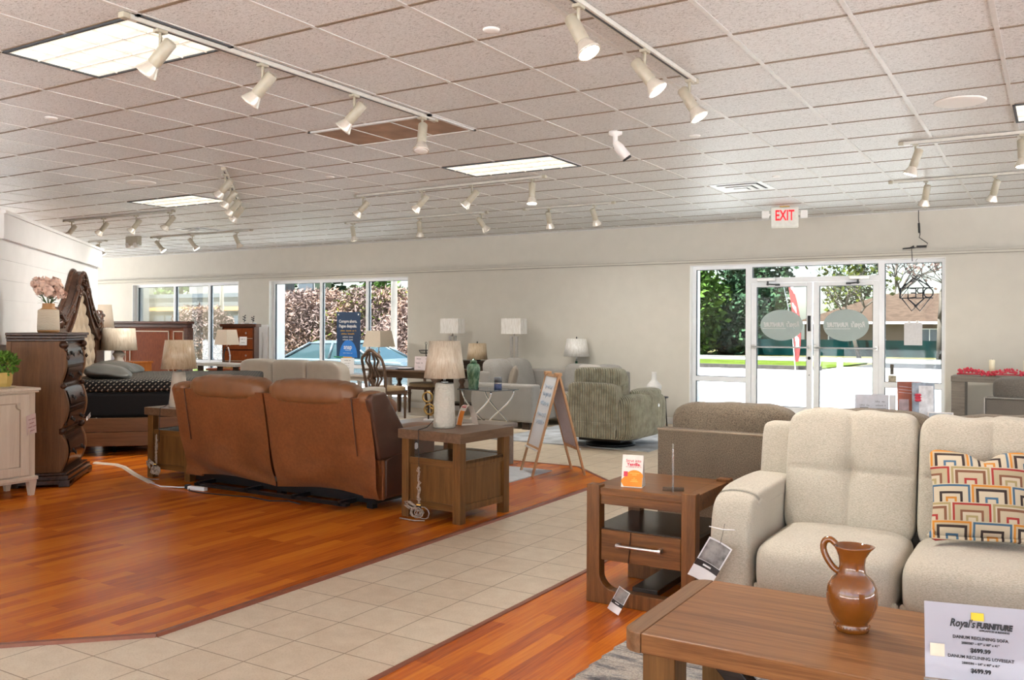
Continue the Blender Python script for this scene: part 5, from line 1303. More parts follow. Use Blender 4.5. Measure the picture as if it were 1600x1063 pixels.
for y0, y1 in ((-.53,-.075),(-.99,-.535)):
    mb = MB(); mb.box(-.016,-.002,y0,y1,.18,.865); mb.box(-.004,.006,y0,y0+.075,.18,.865); mb.box(-.004,.006,y1-.075,y1,.18,.865); mb.box(-.004,.006,y0+.075,y1-.075,.18,.255); mb.box(-.004,.006,y0+.075,y1-.075,.79,.865)
    d_ = link('door', mb, M_ANT, cb, bev=.003)
    ym, w_ = (y0+y1)/2, (y1-y0)/2-.075
    pts = [(ym-w_,.255),(ym+w_,.255),(ym+w_,.735)]+[(ym+w_-.035+.035*math.cos(math.radians(270-q)) if False else ym+w_-.035*math.sin(math.radians(q)), .735+.035*(1-math.cos(math.radians(q))) ) for q in (20,45,70,90)]+[(ym+w_-.035,.79),(ym-w_+.035,.79),(ym-w_+.035,.77),(ym-w_,.735)]
    mb = MB(); mb.tube([(.001,p[0],p[1]) for p in pts],.006,6,0,True,True); link('panel_moulding', mb, M_ANTD, d_)
t = swing_tag('pinkish white price tag hanging on the right edge of the cream cabinet', (-7.385,4.34,.70), (math.radians(10),math.radians(-12),math.radians(100)), 1.0, plain('pinkish_paper',(.66,.54,.51),.6), True)
# planter with clipped plant on the cabinet
pl = thing('potted_plant', 'yellow faceted pot with bushy green plant on the cream cabinet', 'plant', (-7.64,4.235,.925))
link('saucer', MB().lathe([(.0001,0),(.105,0),(.115,.010),(.110,.012),(.0001,.008)],30), plain('beige_saucer',(.50,.40,.28),.6), pl)
link('pot', MB().lathe([(.070,.010),(.082,.04),(.086,.13),(.078,.13),(.074,.11),(.0001,.11)],10,0,None,False), plain('mustard_pot',(.52,.36,.10),.5,0,.05), pl)
rnd = random.Random(3); mb = MB()
for _ in range(900):
    d = Vector((rnd.gauss(0,1),rnd.gauss(0,1),rnd.gauss(.25,1))).normalized(); p = Vector((0,0,.20))+Vector((d.x*.115,d.y*.115,d.z*.095))*rnd.uniform(.6,1.08)
    a = (d+Vector((rnd.gauss(0,.7),rnd.gauss(0,.7),rnd.gauss(.3,.7)))).normalized(); b_ = a.cross(Vector((rnd.gauss(0,1),rnd.gauss(0,1),rnd.gauss(0,1)))).normalized(); s_ = rnd.uniform(.012,.022)
    mb.add([tuple(p),tuple(p+a*s_+b_*s_*.45),tuple(p+a*s_*2),tuple(p+a*s_-b_*s_*.45)],[(0,1,2,3)])
link('leaves', mb, leaf_mat('plant_leaves',(.13,.26,.04)), pl)
# ---- ornate tall chest at 45 degrees
M_CHS = wood('walnut_chest_side', (.095,.040,.014), (.20,.088,.032), 'z', 6, .5, 10); M_CHD = wood('dark_glossy_walnut', (.030,.013,.008), (.075,.034,.020), 'x', 7, .22, 10, .0)
ch = thing('chest_of_drawers', 'tall dark carved bombe chest of drawers beside the cream cabinet', 'chest of drawers', (-8.075,4.905,LZ), math.radians(135))
# local: front faces -Y, width along X (-.42..+.42, -X end is nearest the camera)
mb = MB(); mb.box(-.39,.39,-.16,.235,.10,1.30); link('carcass', mb, M_CHS, ch, bev=.003)
for x in (-.397,.385): 
    mb = MB(); mb.box(x,x+.012,-.19,-.10,.12,1.30); mb.box(x,x+.012,.20,.24,.12,1.30); mb.box(x,x+.012,-.10,.20,.12,.18); mb.box(x,x+.012,-.10,.20,.455,.49); link('side_frame', mb, M_CHS, ch)
mb = MB()
for (o_, z0, z1) in ((.050,1.352,1.378),(.038,1.325,1.352),(.018,1.300,1.325)): mb.box(-.39-o_,.39+o_,-.215-o_,.24,z0,z1)
link('top', mb, M_CHD, ch, bev=.006)
mb = MB()
for (o_, z0, z1) in ((.055,.06,.10),(.070,.02,.062),(.035,.10,.125)): mb.box(-.39-o_,.39+o_,-.225-o_,.24,z0,z1)
for sx in (-1,1): mb.prism([(sx*.46,0),(sx*.46,.06),(sx*.22,.06),(sx*.28,.03),(sx*.34,0)],'y',-.295,-.20)
mb.box(-.46,.46,.12,.24,0,.06); link('base', mb, M_CHD, ch, bev=.006)
def bow(z):    # bombe profile of the front
    u = (z-.12)/1.18
    if z > .49: s = (z-.49)/.81; return .060*math.sin(PI*min(1,s*1.9))*(1 if s < .53 else 0) + .045*math.sin(PI*max(0,(s-.53))/.47)*(1 if s >= .53 else 0)
    s = (z-.12)/.37; return .055*math.sin(PI*s)
for sx in (-1,1):
    mb = MB(); zs = [.12+1.18*i/44 for i in range(45)]
    poly = [(-.15,.12)] + [(-.205-bow(z),z) for z in zs] + [(-.15,1.30)]
    xa, xb = sorted((sx*.395, sx*.335)); mb.prism(poly,'x',xa,xb); pil = link('scroll_pilaster', mb, M_CHS, ch, bev=.008)
    mb = MB(); 
    for z, r in ((1.27,.034),(.895,.022),(.49,.030)): mb.lathe([(.0001,-.032),(r,-.03),(r*1.1,0),(r,.03),(.0001,.032)],14,0,T(sx*.365,-.212-bow(z),z)@Matrix.Rotation(PI/2,4,'Y'))
    for z in (1.22,1.15,.55): mb.lathe([(.0001,-.02),(.016,0),(.0001,.03)],8,0,T(sx*.365,-.215-bow(z),z))
    link('carving', mb, M_CHD, pil)
for z0, z1 in ((.14,.44),(.50,.68),(.70,.88),(.90,1.085),(1.10,1.285)):
    mb = MB(); mb.grid(lambda u, v: (-.33+.66*u, -.195-bow(z0+(z1-z0)*v), z0+(z1-z0)*v), 6, 8); mb.grid(lambda u, v: (-.29+.58*u, -.205-bow(z0+.025+(z1-z0-.05)*v), z0+.025+(z1-z0-.05)*v), 6, 8)
    mb.box(-.33,.33,-.20-bow(z0),-.14,z0-.010,z0); mb.box(-.33,.33,-.20-bow(z1),-.14,z1,z1+.008); d_ = link('drawer', mb, M_CHD, ch)
    zm = (z0+z1)/2
    for q in (-.17,.17):
        mb = MB(); y = -.208-bow(zm); mb.lathe([(.0001,-.004),(.022,-.002),(.016,.006),(.0001,.010)],10,0,T(q,y,zm)@Matrix.Rotation(PI/2,4,'X')); mb.tube([(q-.03,y-.012,zm),(q-.02,y-.02,zm-.022),(q,y-.022,zm-.03),(q+.02,y-.02,zm-.022),(q+.03,y-.012,zm)],.005,6)
        link('handle', mb, M_BLACKMETAL, d_)
t = thing('flower_vase', 'cream ribbed vase with tan neck and blush peonies on the dark chest', 'vase', (-8.05,4.895,LZ+1.378))
M_RIB = None
m, nt, b = new_mat('cream_ribbed_clay'); wv = nt.nodes.new('ShaderNodeTexWave'); nt.links.new(coords(nt), wv.inputs['Vector']); wv.bands_direction = 'Z'; wv.inputs['Scale'].default_value = 28; wv.inputs['Distortion'].default_value = 3
nt.links.new(ramp(nt, wv.outputs['Fac'], [(.2,(.42,.33,.23)),(.7,(.66,.58,.47))]), b.inputs['Base Color']); setp(b, Roughness=.8); bump(nt, b, wv.outputs['Fac'], .5, .004)
link('body', MB().lathe([(.094,.022),(.096,.03),(.090,.205),(.080,.215)],36), m, t)
M_TAN = plain('tan_glazed_band', (.42,.22,.085), .4, 0, .08)
link('rim', MB().lathe([(.0001,0),(.085,0),(.094,.010),(.094,.024),(.09,.026)],36), M_TAN, t)
link('neck', MB().lathe([(.080,.212),(.056,.228),(.052,.262),(.054,.272),(.046,.272),(.044,.24),(.0001,.235)],30), M_TAN, t)
M_PETAL = plain('blush_petals', (.74,.52,.42), .8, 0, .14, 30); rnd = random.Random(12)
for k, (x, y, z, r) in enumerate(((-.01,-.02,.44,.075),(.06,-.03,.38,.060),(-.07,.02,.41,.066),(.02,.05,.46,.060),(-.03,-.07,.39,.055),(.115,.055,.36,.050),(-.09,-.06,.46,.055),(.07,.04,.42,.055))):
    mb = MB()
    for i in range(60):
        d = Vector((rnd.gauss(0,1),rnd.gauss(0,1),rnd.gauss(.15,1))).normalized(); p = Vector((x,y,z))+d*r*rnd.uniform(.45,.95)
        a = d.cross(Vector((rnd.gauss(0,1),rnd.gauss(0,1),rnd.gauss(0,1)))).normalized(); b_ = d.cross(a); s_ = r*rnd.uniform(.32,.5)
        mb.add([tuple(p-a*s_),tuple(p-b_*s_+d*s_*.2),tuple(p+a*s_),tuple(p+b_*s_+d*s_*.5)],[(0,1,2,3)],0,True)
    link('flower', mb, M_PETAL, t)
    link('stem', MB().tube([(0,0,.24),(x*.4,y*.4,.30),(x,y,z)],.004,5), plain('stem_green',(.05,.11,.03),.7) if k == 0 else bpy.data.materials['stem_green'], t)
mb = MB()
for i in range(40):
    a = rnd.uniform(0,2*PI); p = Vector((math.cos(a)*.05,math.sin(a)*.05,rnd.uniform(.27,.38))); d = Vector((math.cos(a),math.sin(a),rnd.uniform(-.3,.8))).normalized(); b_ = d.cross(Vector((0,0,1))).normalized()
    mb.add([tuple(p),tuple(p+d*.03+b_*.014),tuple(p+d*.065),tuple(p+d*.03-b_*.014)],[(0,1,2,3)])
link('leaves', mb, bpy.data.materials['stem_green'], t)
t = swing_tag('small cream tag sticking out from the far edge of the dark chest', (-8.34,5.52,.56), (math.radians(20),math.radians(60),math.radians(140)), .5)

# ---- bed with tufted headboard on the partition
bd = thing('bed', 'bed with black quilted mattress, tufted arched headboard and plank side rail', 'bed', (-10.02,6.48,LZ), math.radians(135))
# local: foot towards -Y, head at +Y, X<0 is the side facing the camera
m, nt, b = new_mat('black_quilted_ticking'); w = coords(nt, (1,1,1), (0,0,PI/4))
g = nt.nodes.new('ShaderNodeTexCoord'); s_ = nt.nodes.new('ShaderNodeSeparateXYZ'); nt.links.new(g.outputs['Object'], s_.inputs[0])
xz = mth(nt,'ADD',s_.outputs[0],s_.outputs[2]); KQ = 1/.062
fa = mth(nt,'ABSOLUTE',mth(nt,'SUBTRACT',mth(nt,'FRACT',mth(nt,'ADD',mth(nt,'MULTIPLY',mth(nt,'ADD',s_.outputs[1],xz),KQ),60.0)),.5)); fb = mth(nt,'ABSOLUTE',mth(nt,'SUBTRACT',mth(nt,'FRACT',mth(nt,'ADD',mth(nt,'MULTIPLY',mth(nt,'SUBTRACT',s_.outputs[1],xz),KQ),60.0)),.5))
dq = mth(nt,'MAXIMUM',mth(nt,'MULTIPLY',fa,2.6),mth(nt,'MULTIPLY',fb,1.5))
nt.links.new(ramp(nt, dq, [(.0,(.30,.26,.20)),(.34,(.24,.21,.165)),(.42,(.009,.009,.010)),(1,(.005,.005,.006))]), b.inputs['Base Color']); setp(b, Roughness=.55, Specular_IOR_Level=.2); bump(nt, b, dq, 1.0, .006); M_QUILT = m
M_TICK = fabric('black_mattress_border', (.006,.006,.007), (.003,.003,.004), 160, .7, .4)
BY = 2.10
mb = MB(); mb.box(-.94,.94,-BY,-.10,.42,.70); link('mattress_base', mb, M_TICK, bd, bev=.04, segs=4)
mb = MB(); mb.soft((0,-BY/2-.05,.775),(1.90,BY-.08,.16),9,34,0,None,lambda P,q:(P[0],P[1],P[2]+.006*abs(math.sin(P[0]*16)*math.sin(P[1]*16))*(q[2]>.3)-.05*max(0,abs(q[0])-.8)*5*(q[2]>.3)*.3)); link('quilted_top', mb, M_QUILT, bd)
M_RAIL = wood('brown_plank_rail', (.085,.040,.018), (.17,.085,.040), 'y', 7, .4)
for sx in (-1,1):
    xa, xb = sorted((sx*.95, sx*.99)); mb = MB()
    mb.box(xa,xb,-BY,-.06,.11,.265); mb.box(xa,xb,-BY,-.06,.270,.42); link('side_rail', mb, M_RAIL, bd, bev=.003)
mb = MB(); mb.box(-1.0,1.0,-BY-.05,-BY,.09,.50); link('footboard', mb, M_RAIL, bd, bev=.01)
for sx in (-1,1): link('bed_post', MB().box(sx*.97-.05,sx*.97+.05,-BY-.06,-BY+.04,0,.52), M_RAIL, bd, bev=.01)
mb = MB()
for y in (-.5,-1.05,-1.6): 
    mb.cyl((-.6,y,.0),(-.6,y,.13),.022,8); mb.cyl((.6,y,0),(.6,y,.13),.022,8); mb.box(-.92,.92,y-.03,y+.03,.12,.15)
link('slat_support', mb, M_BLACKMETAL, bd)
# headboard: arched crest with scrolls, tufted panel
def arch(x):   # outline height of the crest
    a = abs(x)
    if a < .16: return 2.10 - .10*(a/.16)**2
    if a < .62: return 2.0 - (a-.16)/.46*.42 - .05*math.sin(PI*(a-.16)/.46)
    if a < .88: return 1.58 - .06*math.sin(PI*(a-.62)/.26)
    return 1.60
xs = [-1.06+2.12*i/80 for i in range(81)]
inn = [(x, arch(x)-.30 if abs(x) < .60 else arch(x)-.18) for x in xs if abs(x) <= .80]
mb = MB(); outer = [(x,arch(x)) for x in xs]
for i in range(len(xs)-1):
    xa, xb = xs[i], xs[i+1]
    def lo(x): return (arch(x)-.27 if abs(x) < .70 else .30)
    za, zb = lo(xa), lo(xb)
    if abs((xa+xb)/2) >= .70: za = zb = .30
    mb.hexa([(xa,.0,za),(xb,.0,zb),(xb,.13,zb),(xa,.13,za)],[(xa,.0,arch(xa)),(xb,.0,arch(xb)),(xb,.13,arch(xb)),(xa,.13,arch(xa))])
hb = link('headboard_frame', mb, M_CHD, bd, (.12,0,0)); hb.scale = (1.20,1,1)
mb = MB()
for off, r, yy in ((-.02,.026,-.015),(-.09,.016,-.012),(-.25,.020,-.010)): mb.tube([(x,yy,arch(x)+off) for x in xs if abs(x) < 1.0],r,8)
mb.tube([(x,.10,arch(x)+.0) for x in xs],.035,8)
for sx in (-1,1):
    mb.lathe([(.0001,-.07),(.085,-.06),(.095,0),(.085,.06),(.0001,.07)],18,0,T(sx*.98,.06,1.56)@Matrix.Rotation(PI/2,4,'X'))
    mb.lathe([(.0001,-.09),(.05,-.08),(.055,0),(.05,.08),(.0001,.09)],14,0,T(sx*.86,.05,1.46)@Matrix.Rotation(PI/2,4,'X'))
    mb.tube([(sx*(.20+.10*math.cos(a*.45)*(1-a/18)),-.02,1.84+.10*math.sin(a*.45)*(1-a/18)) for a in range(16)],.016,6)
    mb.tube([(sx*(.42+.08*math.cos(-a*.45)*(1-a/18)),-.02,1.66+.08*math.sin(-a*.45)*(1-a/18)) for a in range(16)],.014,6)
for k in range(9): a = k*2*PI/9; mb.lathe([(.0001,-.01),(.03,0),(.0001,.03)],8,0,T(.07*math.cos(a),-.02,2.0+.07*math.sin(a))@Matrix.Rotation(PI/2,4,'X'))
link('carving', mb, M_CHD, hb)
mb = MB()
def tuft(u, v):
    x = -.74+1.48*u; zt = (arch(x)-.25 if abs(x) < .70 else 1.33); z = .45+(zt-.45)*v
    a_ = (x/.21+z/.30)*PI; b_ = (x/.21-z/.30)*PI
    return (x, .045-.042*(abs(math.sin(a_))*abs(math.sin(b_)))**.6, z)
mb.grid(tuft, 74, 60); link('tufted_panel', mb, fabric('beige_tufted_linen', (.40,.31,.22), (.30,.23,.16), 200), bd, (.12,0,0)).scale = (1.20,1,1)
link('headboard_leg', MB().box(-1.02,-.74,.02,.12,0,.32).box(.74,1.02,.02,.12,0,.32), M_CHD, bd)
M_SATIN = plain('grey_satin', (.060,.060,.054), .36, 0, .10, 9)
for k, (x, y, z, rz_, lab) in enumerate(((-.52,-.42,.895,.15,'grey satin pillow nearest the camera on the black mattress'),(.40,-.36,.90,-.1,'grey satin pillow farther back on the black mattress'))):
    mb = MB(); mb.soft((0,0,0),(.74,.50,.19),5,20,0,None,lambda P,q:(P[0]*(1+.05*abs(q[0]*q[1])),P[1]*(1+.05*abs(q[0]*q[1])),P[2]*(1-.80*max(abs(q[0]),abs(q[1]))**3)+.010*noise.noise((P[0]*9,P[1]*9,k))))
    w_ = Matrix.Rotation(math.radians(135),4,'Z') @ Vector((x,y,0)); o = solo('pillow', mb, M_SATIN, lab, 'pillow', (-10.02+w_.x,6.48+w_.y,LZ+z+.004)); o.rotation_euler = (math.radians(9),0,math.radians(135)+rz_)
# nightstand + gourd lamp, and the lamp behind
ns = thing('nightstand', 'dark carved nightstand between bed and partition end', 'nightstand', (-10.70,7.55,LZ), math.radians(135))
mb = MB(); mb.box(-.24,.24,-.20,.20,.06,.66); link('body', mb, M_CHD, ns, bev=.01); link('top', MB().box(-.27,.27,-.23,.22,.66,.71), M_CHD, ns, bev=.01)
for z in (.10,.29,.48): d_ = link('drawer', MB().box(-.21,.21,-.215,-.20,z,z+.165), M_CHD, ns, bev=.004); link('handle', MB().tube([(-.05,-.215,z+.09),(-.03,-.24,z+.075),(.03,-.24,z+.075),(.05,-.215,z+.09)],.006,6), M_BLACKMETAL, d_)
link('foot', MB().box(-.25,.25,-.21,.21,0,.06), M_CHD, ns)
table_lamp('white gourd lamp with plastic-wrapped beige drum shade beside the bed', (-10.74,7.51,LZ+.71), [(0.06,0.000),(0.075,0.012),(0.145,0.073),(0.155,0.122),(0.13,0.183),(0.075,0.244),(0.055,0.293),(0.065,0.329),(0.09,0.354),(0.06,0.378),(0.03,0.403),(0.0001,0.403)], plain('white_gloss_ceramic',(.72,.62,.52),.15,0,.03), .405,.700,.232,.205, M_SHADE)
fl_ = thing('floor_lamp', 'cream cone-shaded floor lamp just past the end of the white partition', 'lamp', (-12.75,8.65,0))
link('base', MB().lathe([(.14,0),(.14,.02),(.02,.035),(.0001,.035)],24), M_BLACKMETAL, fl_); link('pole', MB().cyl((0,0,.03),(0,0,1.5),.012,10), M_BLACKMETAL, fl_); shade(fl_, 1.42, 1.78, .155, .115, M_SHADEB)
link('knob', MB().lathe([(.0001,-.03),(.03,0),(.0001,.03)],12,0,T(.06,-.02,1.40)).lathe([(.0001,-.03),(.03,0),(.0001,.03)],12,0,T(-.06,-.03,1.40)), M_BLACK, fl_)
# ================================================================ furniture at the back
def corduroy(name, c, c2, pitch=.030):
    m, nt, b = new_mat(name); g = nt.nodes.new('ShaderNodeTexCoord'); s_ = nt.nodes.new('ShaderNodeSeparateXYZ'); nt.links.new(g.outputs['Object'], s_.inputs[0])
    q = mth(nt,'MULTIPLY',mth(nt,'ADD',s_.outputs[0],s_.outputs[1]),2*PI/pitch); wv = mth(nt,'ADD',mth(nt,'MULTIPLY',mth(nt,'SINE',q),.5),.5); wv = mth(nt,'POWER',wv,.6)
    n = noise_tex(nt, coords(nt), 9, 4, .6); col = ramp(nt, wv, [(.15,c2),(.6,c)])
    nt.links.new(mixc(nt,1.0,col,ramp(nt,n,[(.35,(.62,.60,.56)),(.62,(1,1,1))]),'MULTIPLY'), b.inputs['Base Color']); setp(b, Roughness=.9, Sheen_Weight=.25); bump(nt, b, wv, 1.0, .012); return m
M_CORD = corduroy('sage_green_corduroy', (.42,.41,.30), (.19,.185,.125), .034)
rc = thing('recliner', 'sage green wide-ribbed corduroy recliner seen from behind', 'recliner', (-4.74,10.13,.012), math.radians(-3)); rc.scale = (.955,.955,.955)
mb = MB(); mb.soft((0,.03,.36),(1.04,1.02,.52),7,20); link('body', mb, M_CORD, rc)
for sx in (-1,1):
    mb = MB(); mb.soft((sx*.415,.06,.40),(.29,1.06,.56),4.5,18,0,None,lambda P,q,sx=sx:(P[0]-sx*.05*max(0,(.35-P[2]))*1.2,P[1],P[2])); link('arm', mb, M_CORD, rc)
    mb = MB(); mb.soft((sx*.40,.20,.665),(.25,.66,.15),3,14); link('arm_pad', mb, M_CORD, rc)
mb = MB(); mb.soft((0,-.40,.515),(.70,.25,.62),7,24,0,None,lambda P,q:(P[0],P[1]-.10*max(0,P[2]-.5),P[2])); link('backrest', mb, M_CORD, rc)
mb = MB(); mb.soft((.02,-.315,.885),(.68,.26,.25),5,18); link('headrest', mb, M_CORD, rc)
mb = MB(); mb.soft((.01,-.20,.72),(.64,.24,.50),5,16); link('inner_back', mb, M_CORD, rc)
mb = MB(); mb.box(-.34,.34,-.530,-.515,.135,.335); link('back_flap', mb, M_CORD, rc, bev=.01)
mb = MB(); mb.soft((0,.20,.45),(.56,.70,.16),4,12); link('seat_cushion', mb, M_CORD, rc)
mb = MB(); mb.lathe([(.32,0),(.32,.03),(.25,.05),(.25,.12)],30); mb.box(-.3,.3,-.3,.3,.07,.11); link('swivel_base', mb, M_BLACKMETAL, rc)
mb = MB(); mb.cyl((.555,.25,.52),(.568,.25,.52),.022,20); link('handle', mb, M_STEEL, rc)
# blue-grey rug below the recliner and sectional
mb = MB(); mb.box(-1.05,1.15,-.95,1.3,0,.012)
solo('area_rug', mb, plain('mottled_blue_grey_rug',(.42,.45,.48),.95,0,.35,4,.3), 'mottled blue-grey rug under the sage recliner and grey sectional', 'rug', (-5.25,10.75,0))
# grey sectional
M_GREYS = fabric('light_grey_chenille', (.36,.345,.325), (.22,.21,.195), 200, .95, .5, .12, .2)
se = thing('sectional_sofa', 'light grey chenille sectional sofa in the corner by the front wall', 'sofa', (-7.40,10.98,0))
mb = MB(); mb.box(.0,1.05,0,.24,.10,.635); link('arm', mb, M_GREYS, se, bev=.03, segs=3)
mb = MB(); mb.box(0,.20,.2,1.48,.10,.80); mb.box(.18,1.0,.22,1.48,.10,.30); mb.box(1.0,1.9,.75,1.48,.10,.30); mb.box(.2,1.9,1.31,1.48,.10,.80); link('frame', mb, M_GREYS, se, bev=.03, segs=3)
for k in range(2):
    mb = MB(); mb.soft((.60,.47+.46*k,.395),(.84,.49,.22),5,14); link('seat_cushion', mb, M_GREYS, se)
    mb = MB(); mb.soft((.27,.50+.55*k,.70),(.30,.57,.54),4,18,0,None,lambda P,q,k=k:(P[0]-.28*(P[2]-.45),P[1],P[2]+.015*noise.noise((P[1]*5,k,1))),(.12,0,.04)); link('back_cushion', mb, M_GREYS, se)
mb = MB(); mb.soft((1.45,.98,.395),(.90,.62,.22),5,14); link('seat_cushion', mb, M_GREYS, se)
mb = MB(); mb.soft((1.20,1.20,.68),(.50,.24,.46),4,14); link('back_cushion', mb, M_GREYS, se); mb = MB(); mb.soft((1.66,1.20,.68),(.44,.24,.46),4,14); link('back_cushion', mb, M_GREYS, se)
mb = MB()
for x, y in ((.10,.08),(.93,.08),(.10,1.38),(1.8,1.38),(1.8,.85)): mb.box(x-.06,x+.06,y-.06,y+.06,0,.10)
link('foot', mb, M_DARKW, se)
def pillow(lab, loc, rot, w, h, mat, th=.13, grp=None):
    mb = MB(); mb.soft((0,0,h/2),(w,th,h),4.5,16,0,None,lambda P,q:(P[0]*(1+.07*abs(q[0]*q[2])),P[1]*(1-.75*max(abs(q[0]),abs(q[2]))**3),P[2])); o = solo('throw_pillow', mb, mat, lab, 'pillow', loc, 0, grp); o.rotation_euler = rot; return o
pillow('small taupe throw pillow leaning near the grey sectional arm', (-6.98,11.42,.53), (math.radians(-12),0,math.radians(-62)), .40, .36, fabric('taupe_pillow',(.33,.28,.23)))
pillow('pale grey throw pillow on the grey sectional left of the sage recliner', (-5.95,11.88,.52), (math.radians(-14),0,math.radians(-12)), .44, .40, fabric('pale_grey_pillow',(.50,.47,.44)))
# chrome cross-leg table with vase and canister
sd = thing('side_table', 'glass-topped side table with crossed chrome legs before the grey sectional', 'side table', (-6.70,10.36,.0), math.radians(-12))
mb = MB(); mb.box(-.33,.33,-.27,.27,.595,.607); link('table_top', mb, plain('smoked_glass',(.10,.12,.13),.05), sd, bev=.003)
for sy in (-1,1):
    for sx in (-1,1):
        P = [(sx*(.27-.50*(i/14)) , sy*.22, .592-.59*(i/14) - .06*math.sin(PI*i/14)) for i in range(15)]
        P = [(sx*(.28*math.cos(PI*.95*i/14)), sy*.22, .592-.585*(i/14)) for i in range(15)]
        link('leg', MB().tube(P,.012,8), M_CHROME, sd)
for sx in (-1,1): link('crossbar', MB().tube([(sx*.27,-.22,.010),(sx*.27,.22,.010)],.010,8), M_CHROME, sd)
m, nt, b = new_mat('green_swirl_glaze'); n = noise_tex(nt, coords(nt,(1,1,.5),(.5,.4,.2)), 9, 5, .6, 2.5); nt.links.new(ramp(nt, n, [(.36,(.035,.090,.055)),(.5,(.085,.17,.10)),(.62,(.19,.29,.20))]), b.inputs['Base Color']); setp(b, Roughness=.12)
vs_ = thing('vase', 'tall green glazed lidded vase on the chrome side table', 'vase', (-6.86,10.24,.607))
link('body', MB().lathe([(.0001,0),(.065,0),(.068,.01),(.078,.12),(.092,.24),(.094,.29),(.080,.335),(.050,.352)],36), m, vs_); link('lid', MB().lathe([(.048,.352),(.050,.375),(.040,.395),(.018,.402),(.012,.418),(.0001,.422)],30), m, vs_)
cn = thing('canister', 'small blue and white banded canister on the chrome side table', 'canister', (-6.53,10.35,.607))
link('body', MB().lathe([(.0001,0),(.052,0),(.054,.005),(.054,.075)],30), plain('navy_band',(.05,.07,.16),.2,0,.3,20), cn); link('band', MB().lathe([(.055,.075),(.055,.095)],30), M_CHROME, cn); link('top', MB().lathe([(.054,.095),(.052,.165),(.045,.17),(.0001,.17)],30), plain('smoky_glass_band',(.16,.17,.19),.1), cn)
# round metal table with white vase
rt = thing('side_table', 'small round dark metal table against the front wall near the entrance', 'side table', (-5.10,12.42,0))
link('table_top', MB().lathe([(.0001,.425),(.20,.425),(.205,.43),(.205,.445),(.0001,.45)],30), M_BLACKMETAL, rt)
for k in range(4): a = PI/4+k*PI/2; link('leg', MB().cyl((.17*math.cos(a),.17*math.sin(a),.43),(.20*math.cos(a),.20*math.sin(a),0),.010,8), M_BLACKMETAL, rt)
link('shelf', MB().lathe([(.0001,.14),(.17,.14),(.17,.155),(.0001,.155)],30), M_DARKW, rt)
t = solo('bottle_vase', MB().lathe([(.0001,0),(.055,0),(.075,.015),(.10,.09),(.113,.14),(.105,.165),(.05,.225),(.036,.25),(.034,.33),(.040,.355),(.034,.355),(.028,.26),(.0001,.23)],36), plain('chalk_white_ceramic',(.66,.65,.63),.5), 'chalk-white bottle vase on the round metal table', 'vase', (-5.10,12.40,.45))
# console at the wall with lamps
cs = thing('console_table', 'dark wood console table behind the grey sectional carrying tall lamps', 'console table', (-8.32,12.40,0))
mb = MB(); mb.box(-.60,.88,-.17,.17,.865,.905); link('table_top', mb, M_DARKW, cs, bev=.004)
for x in (-.54,.82): link('leg', MB().box(x-.045,x+.045,-.15,.15,0,.865), M_DARKW, cs)
mb = MB(); mb.box(-.49,.77,-.14,-.11,.60,.865); link('apron', mb, M_DARKW, cs); link('shelf', MB().box(-.49,.77,-.15,.15,.15,.19), M_DARKW, cs)
def column_lamp(lab, x, y, z):
    t = thing('table_lamp', lab, 'lamp', (x,y,z), 0, None)
    link('lamp_base', MB().box(-.10,.10,-.06,.06,0,.018), M_WHITE, t, bev=.004)
    for sx in (-1,1): link('column', MB().box(sx*.048-.020,sx*.048+.020,-.02,.02,.018,.40), M_STEEL, t, bev=.002)
    link('socket', MB().box(-.08,.08,-.012,.012,.395,.407).cyl((0,0,.40),(0,0,.50),.010,8), M_STEEL, t)
    shade(t, .445, .695, .19, .19, M_SHADEW, ((.185,.105),(.18,.10)))
    link('finial', MB().cyl((0,0,.69),(0,0,.715),.008,8), M_STEEL, t)
column_lamp('twin-column steel lamp with white box shade, left one on the dark console', -8.72, 12.38, .905)
column_lamp('twin-column steel lamp with white box shade, right one above the grey sectional', -7.52, 12.40, .905)
table_lamp('tan empire-shaded lamp with dark finial standing between the two box-shaded lamps', (-8.18,12.32,.905), [(.06,0),(.06,.01),(.03,.02),(.0001,.022)], M_BLACKMETAL, .02, .285, .172, .145, M_SHADET, None, True)
pt = thing('pedestal_table', 'narrow white pedestal table under the green glass lamp behind the sectional', 'side table', (-6.53,12.68,0))
link('table_top', MB().box(-.20,.20,-.075,.075,.705,.735), M_WHITE, pt, bev=.004); link('pedestal', MB().box(-.05,.05,-.05,.05,.02,.705), M_WHITE, pt); link('base', MB().box(-.16,.16,-.07,.07,0,.02), M_WHITE, pt)
table_lamp('green glass jug lamp with white pleated shade against the front wall', (-6.53,12.68,.735), [(.05,0),(.10,.02),(.115,.06),(.10,.10),(.05,.13),(.022,.15),(.022,.19),(.0001,.19)], plain('green_bottle_glass',(.05,.15,.11),.06), .265, .545, .205, .155, M_SHADEW, None, True, sy=.6)
# dining table, chairs
M_DIN = wood('dining_brown_wood', (.075,.045,.030), (.15,.095,.065), 'x', 8, .35); M_DINZ = wood('dining_leg_wood', (.085,.050,.033), (.16,.10,.068), 'z', 8, .35)
dt = thing('dining_table', 'brown dining table with turned legs near the poster window', 'dining table', (-9.00,11.78,0))
mb = MB(); mb.box(-.80,.80,-.46,.46,.735,.768); link('table_top', mb, M_DIN, dt, bev=.008)
mb = MB()
for a in ((-.70,.70,-.40,-.375),(-.70,.70,.375,.40)): mb.box(a[0],a[1],a[2],a[3],.635,.735)
for a in ((-.70,-.675),(.675,.70)): mb.box(a[0],a[1],-.40,.40,.635,.735)
link('apron', mb, M_DIN, dt, bev=.003)
lp = [(.0001,0),(.028,0),(.036,.03),(.040,.40),(.050,.46),(.034,.49),(.030,.52),(.052,.56),(.056,.585),(.036,.605),(.040,.62)]
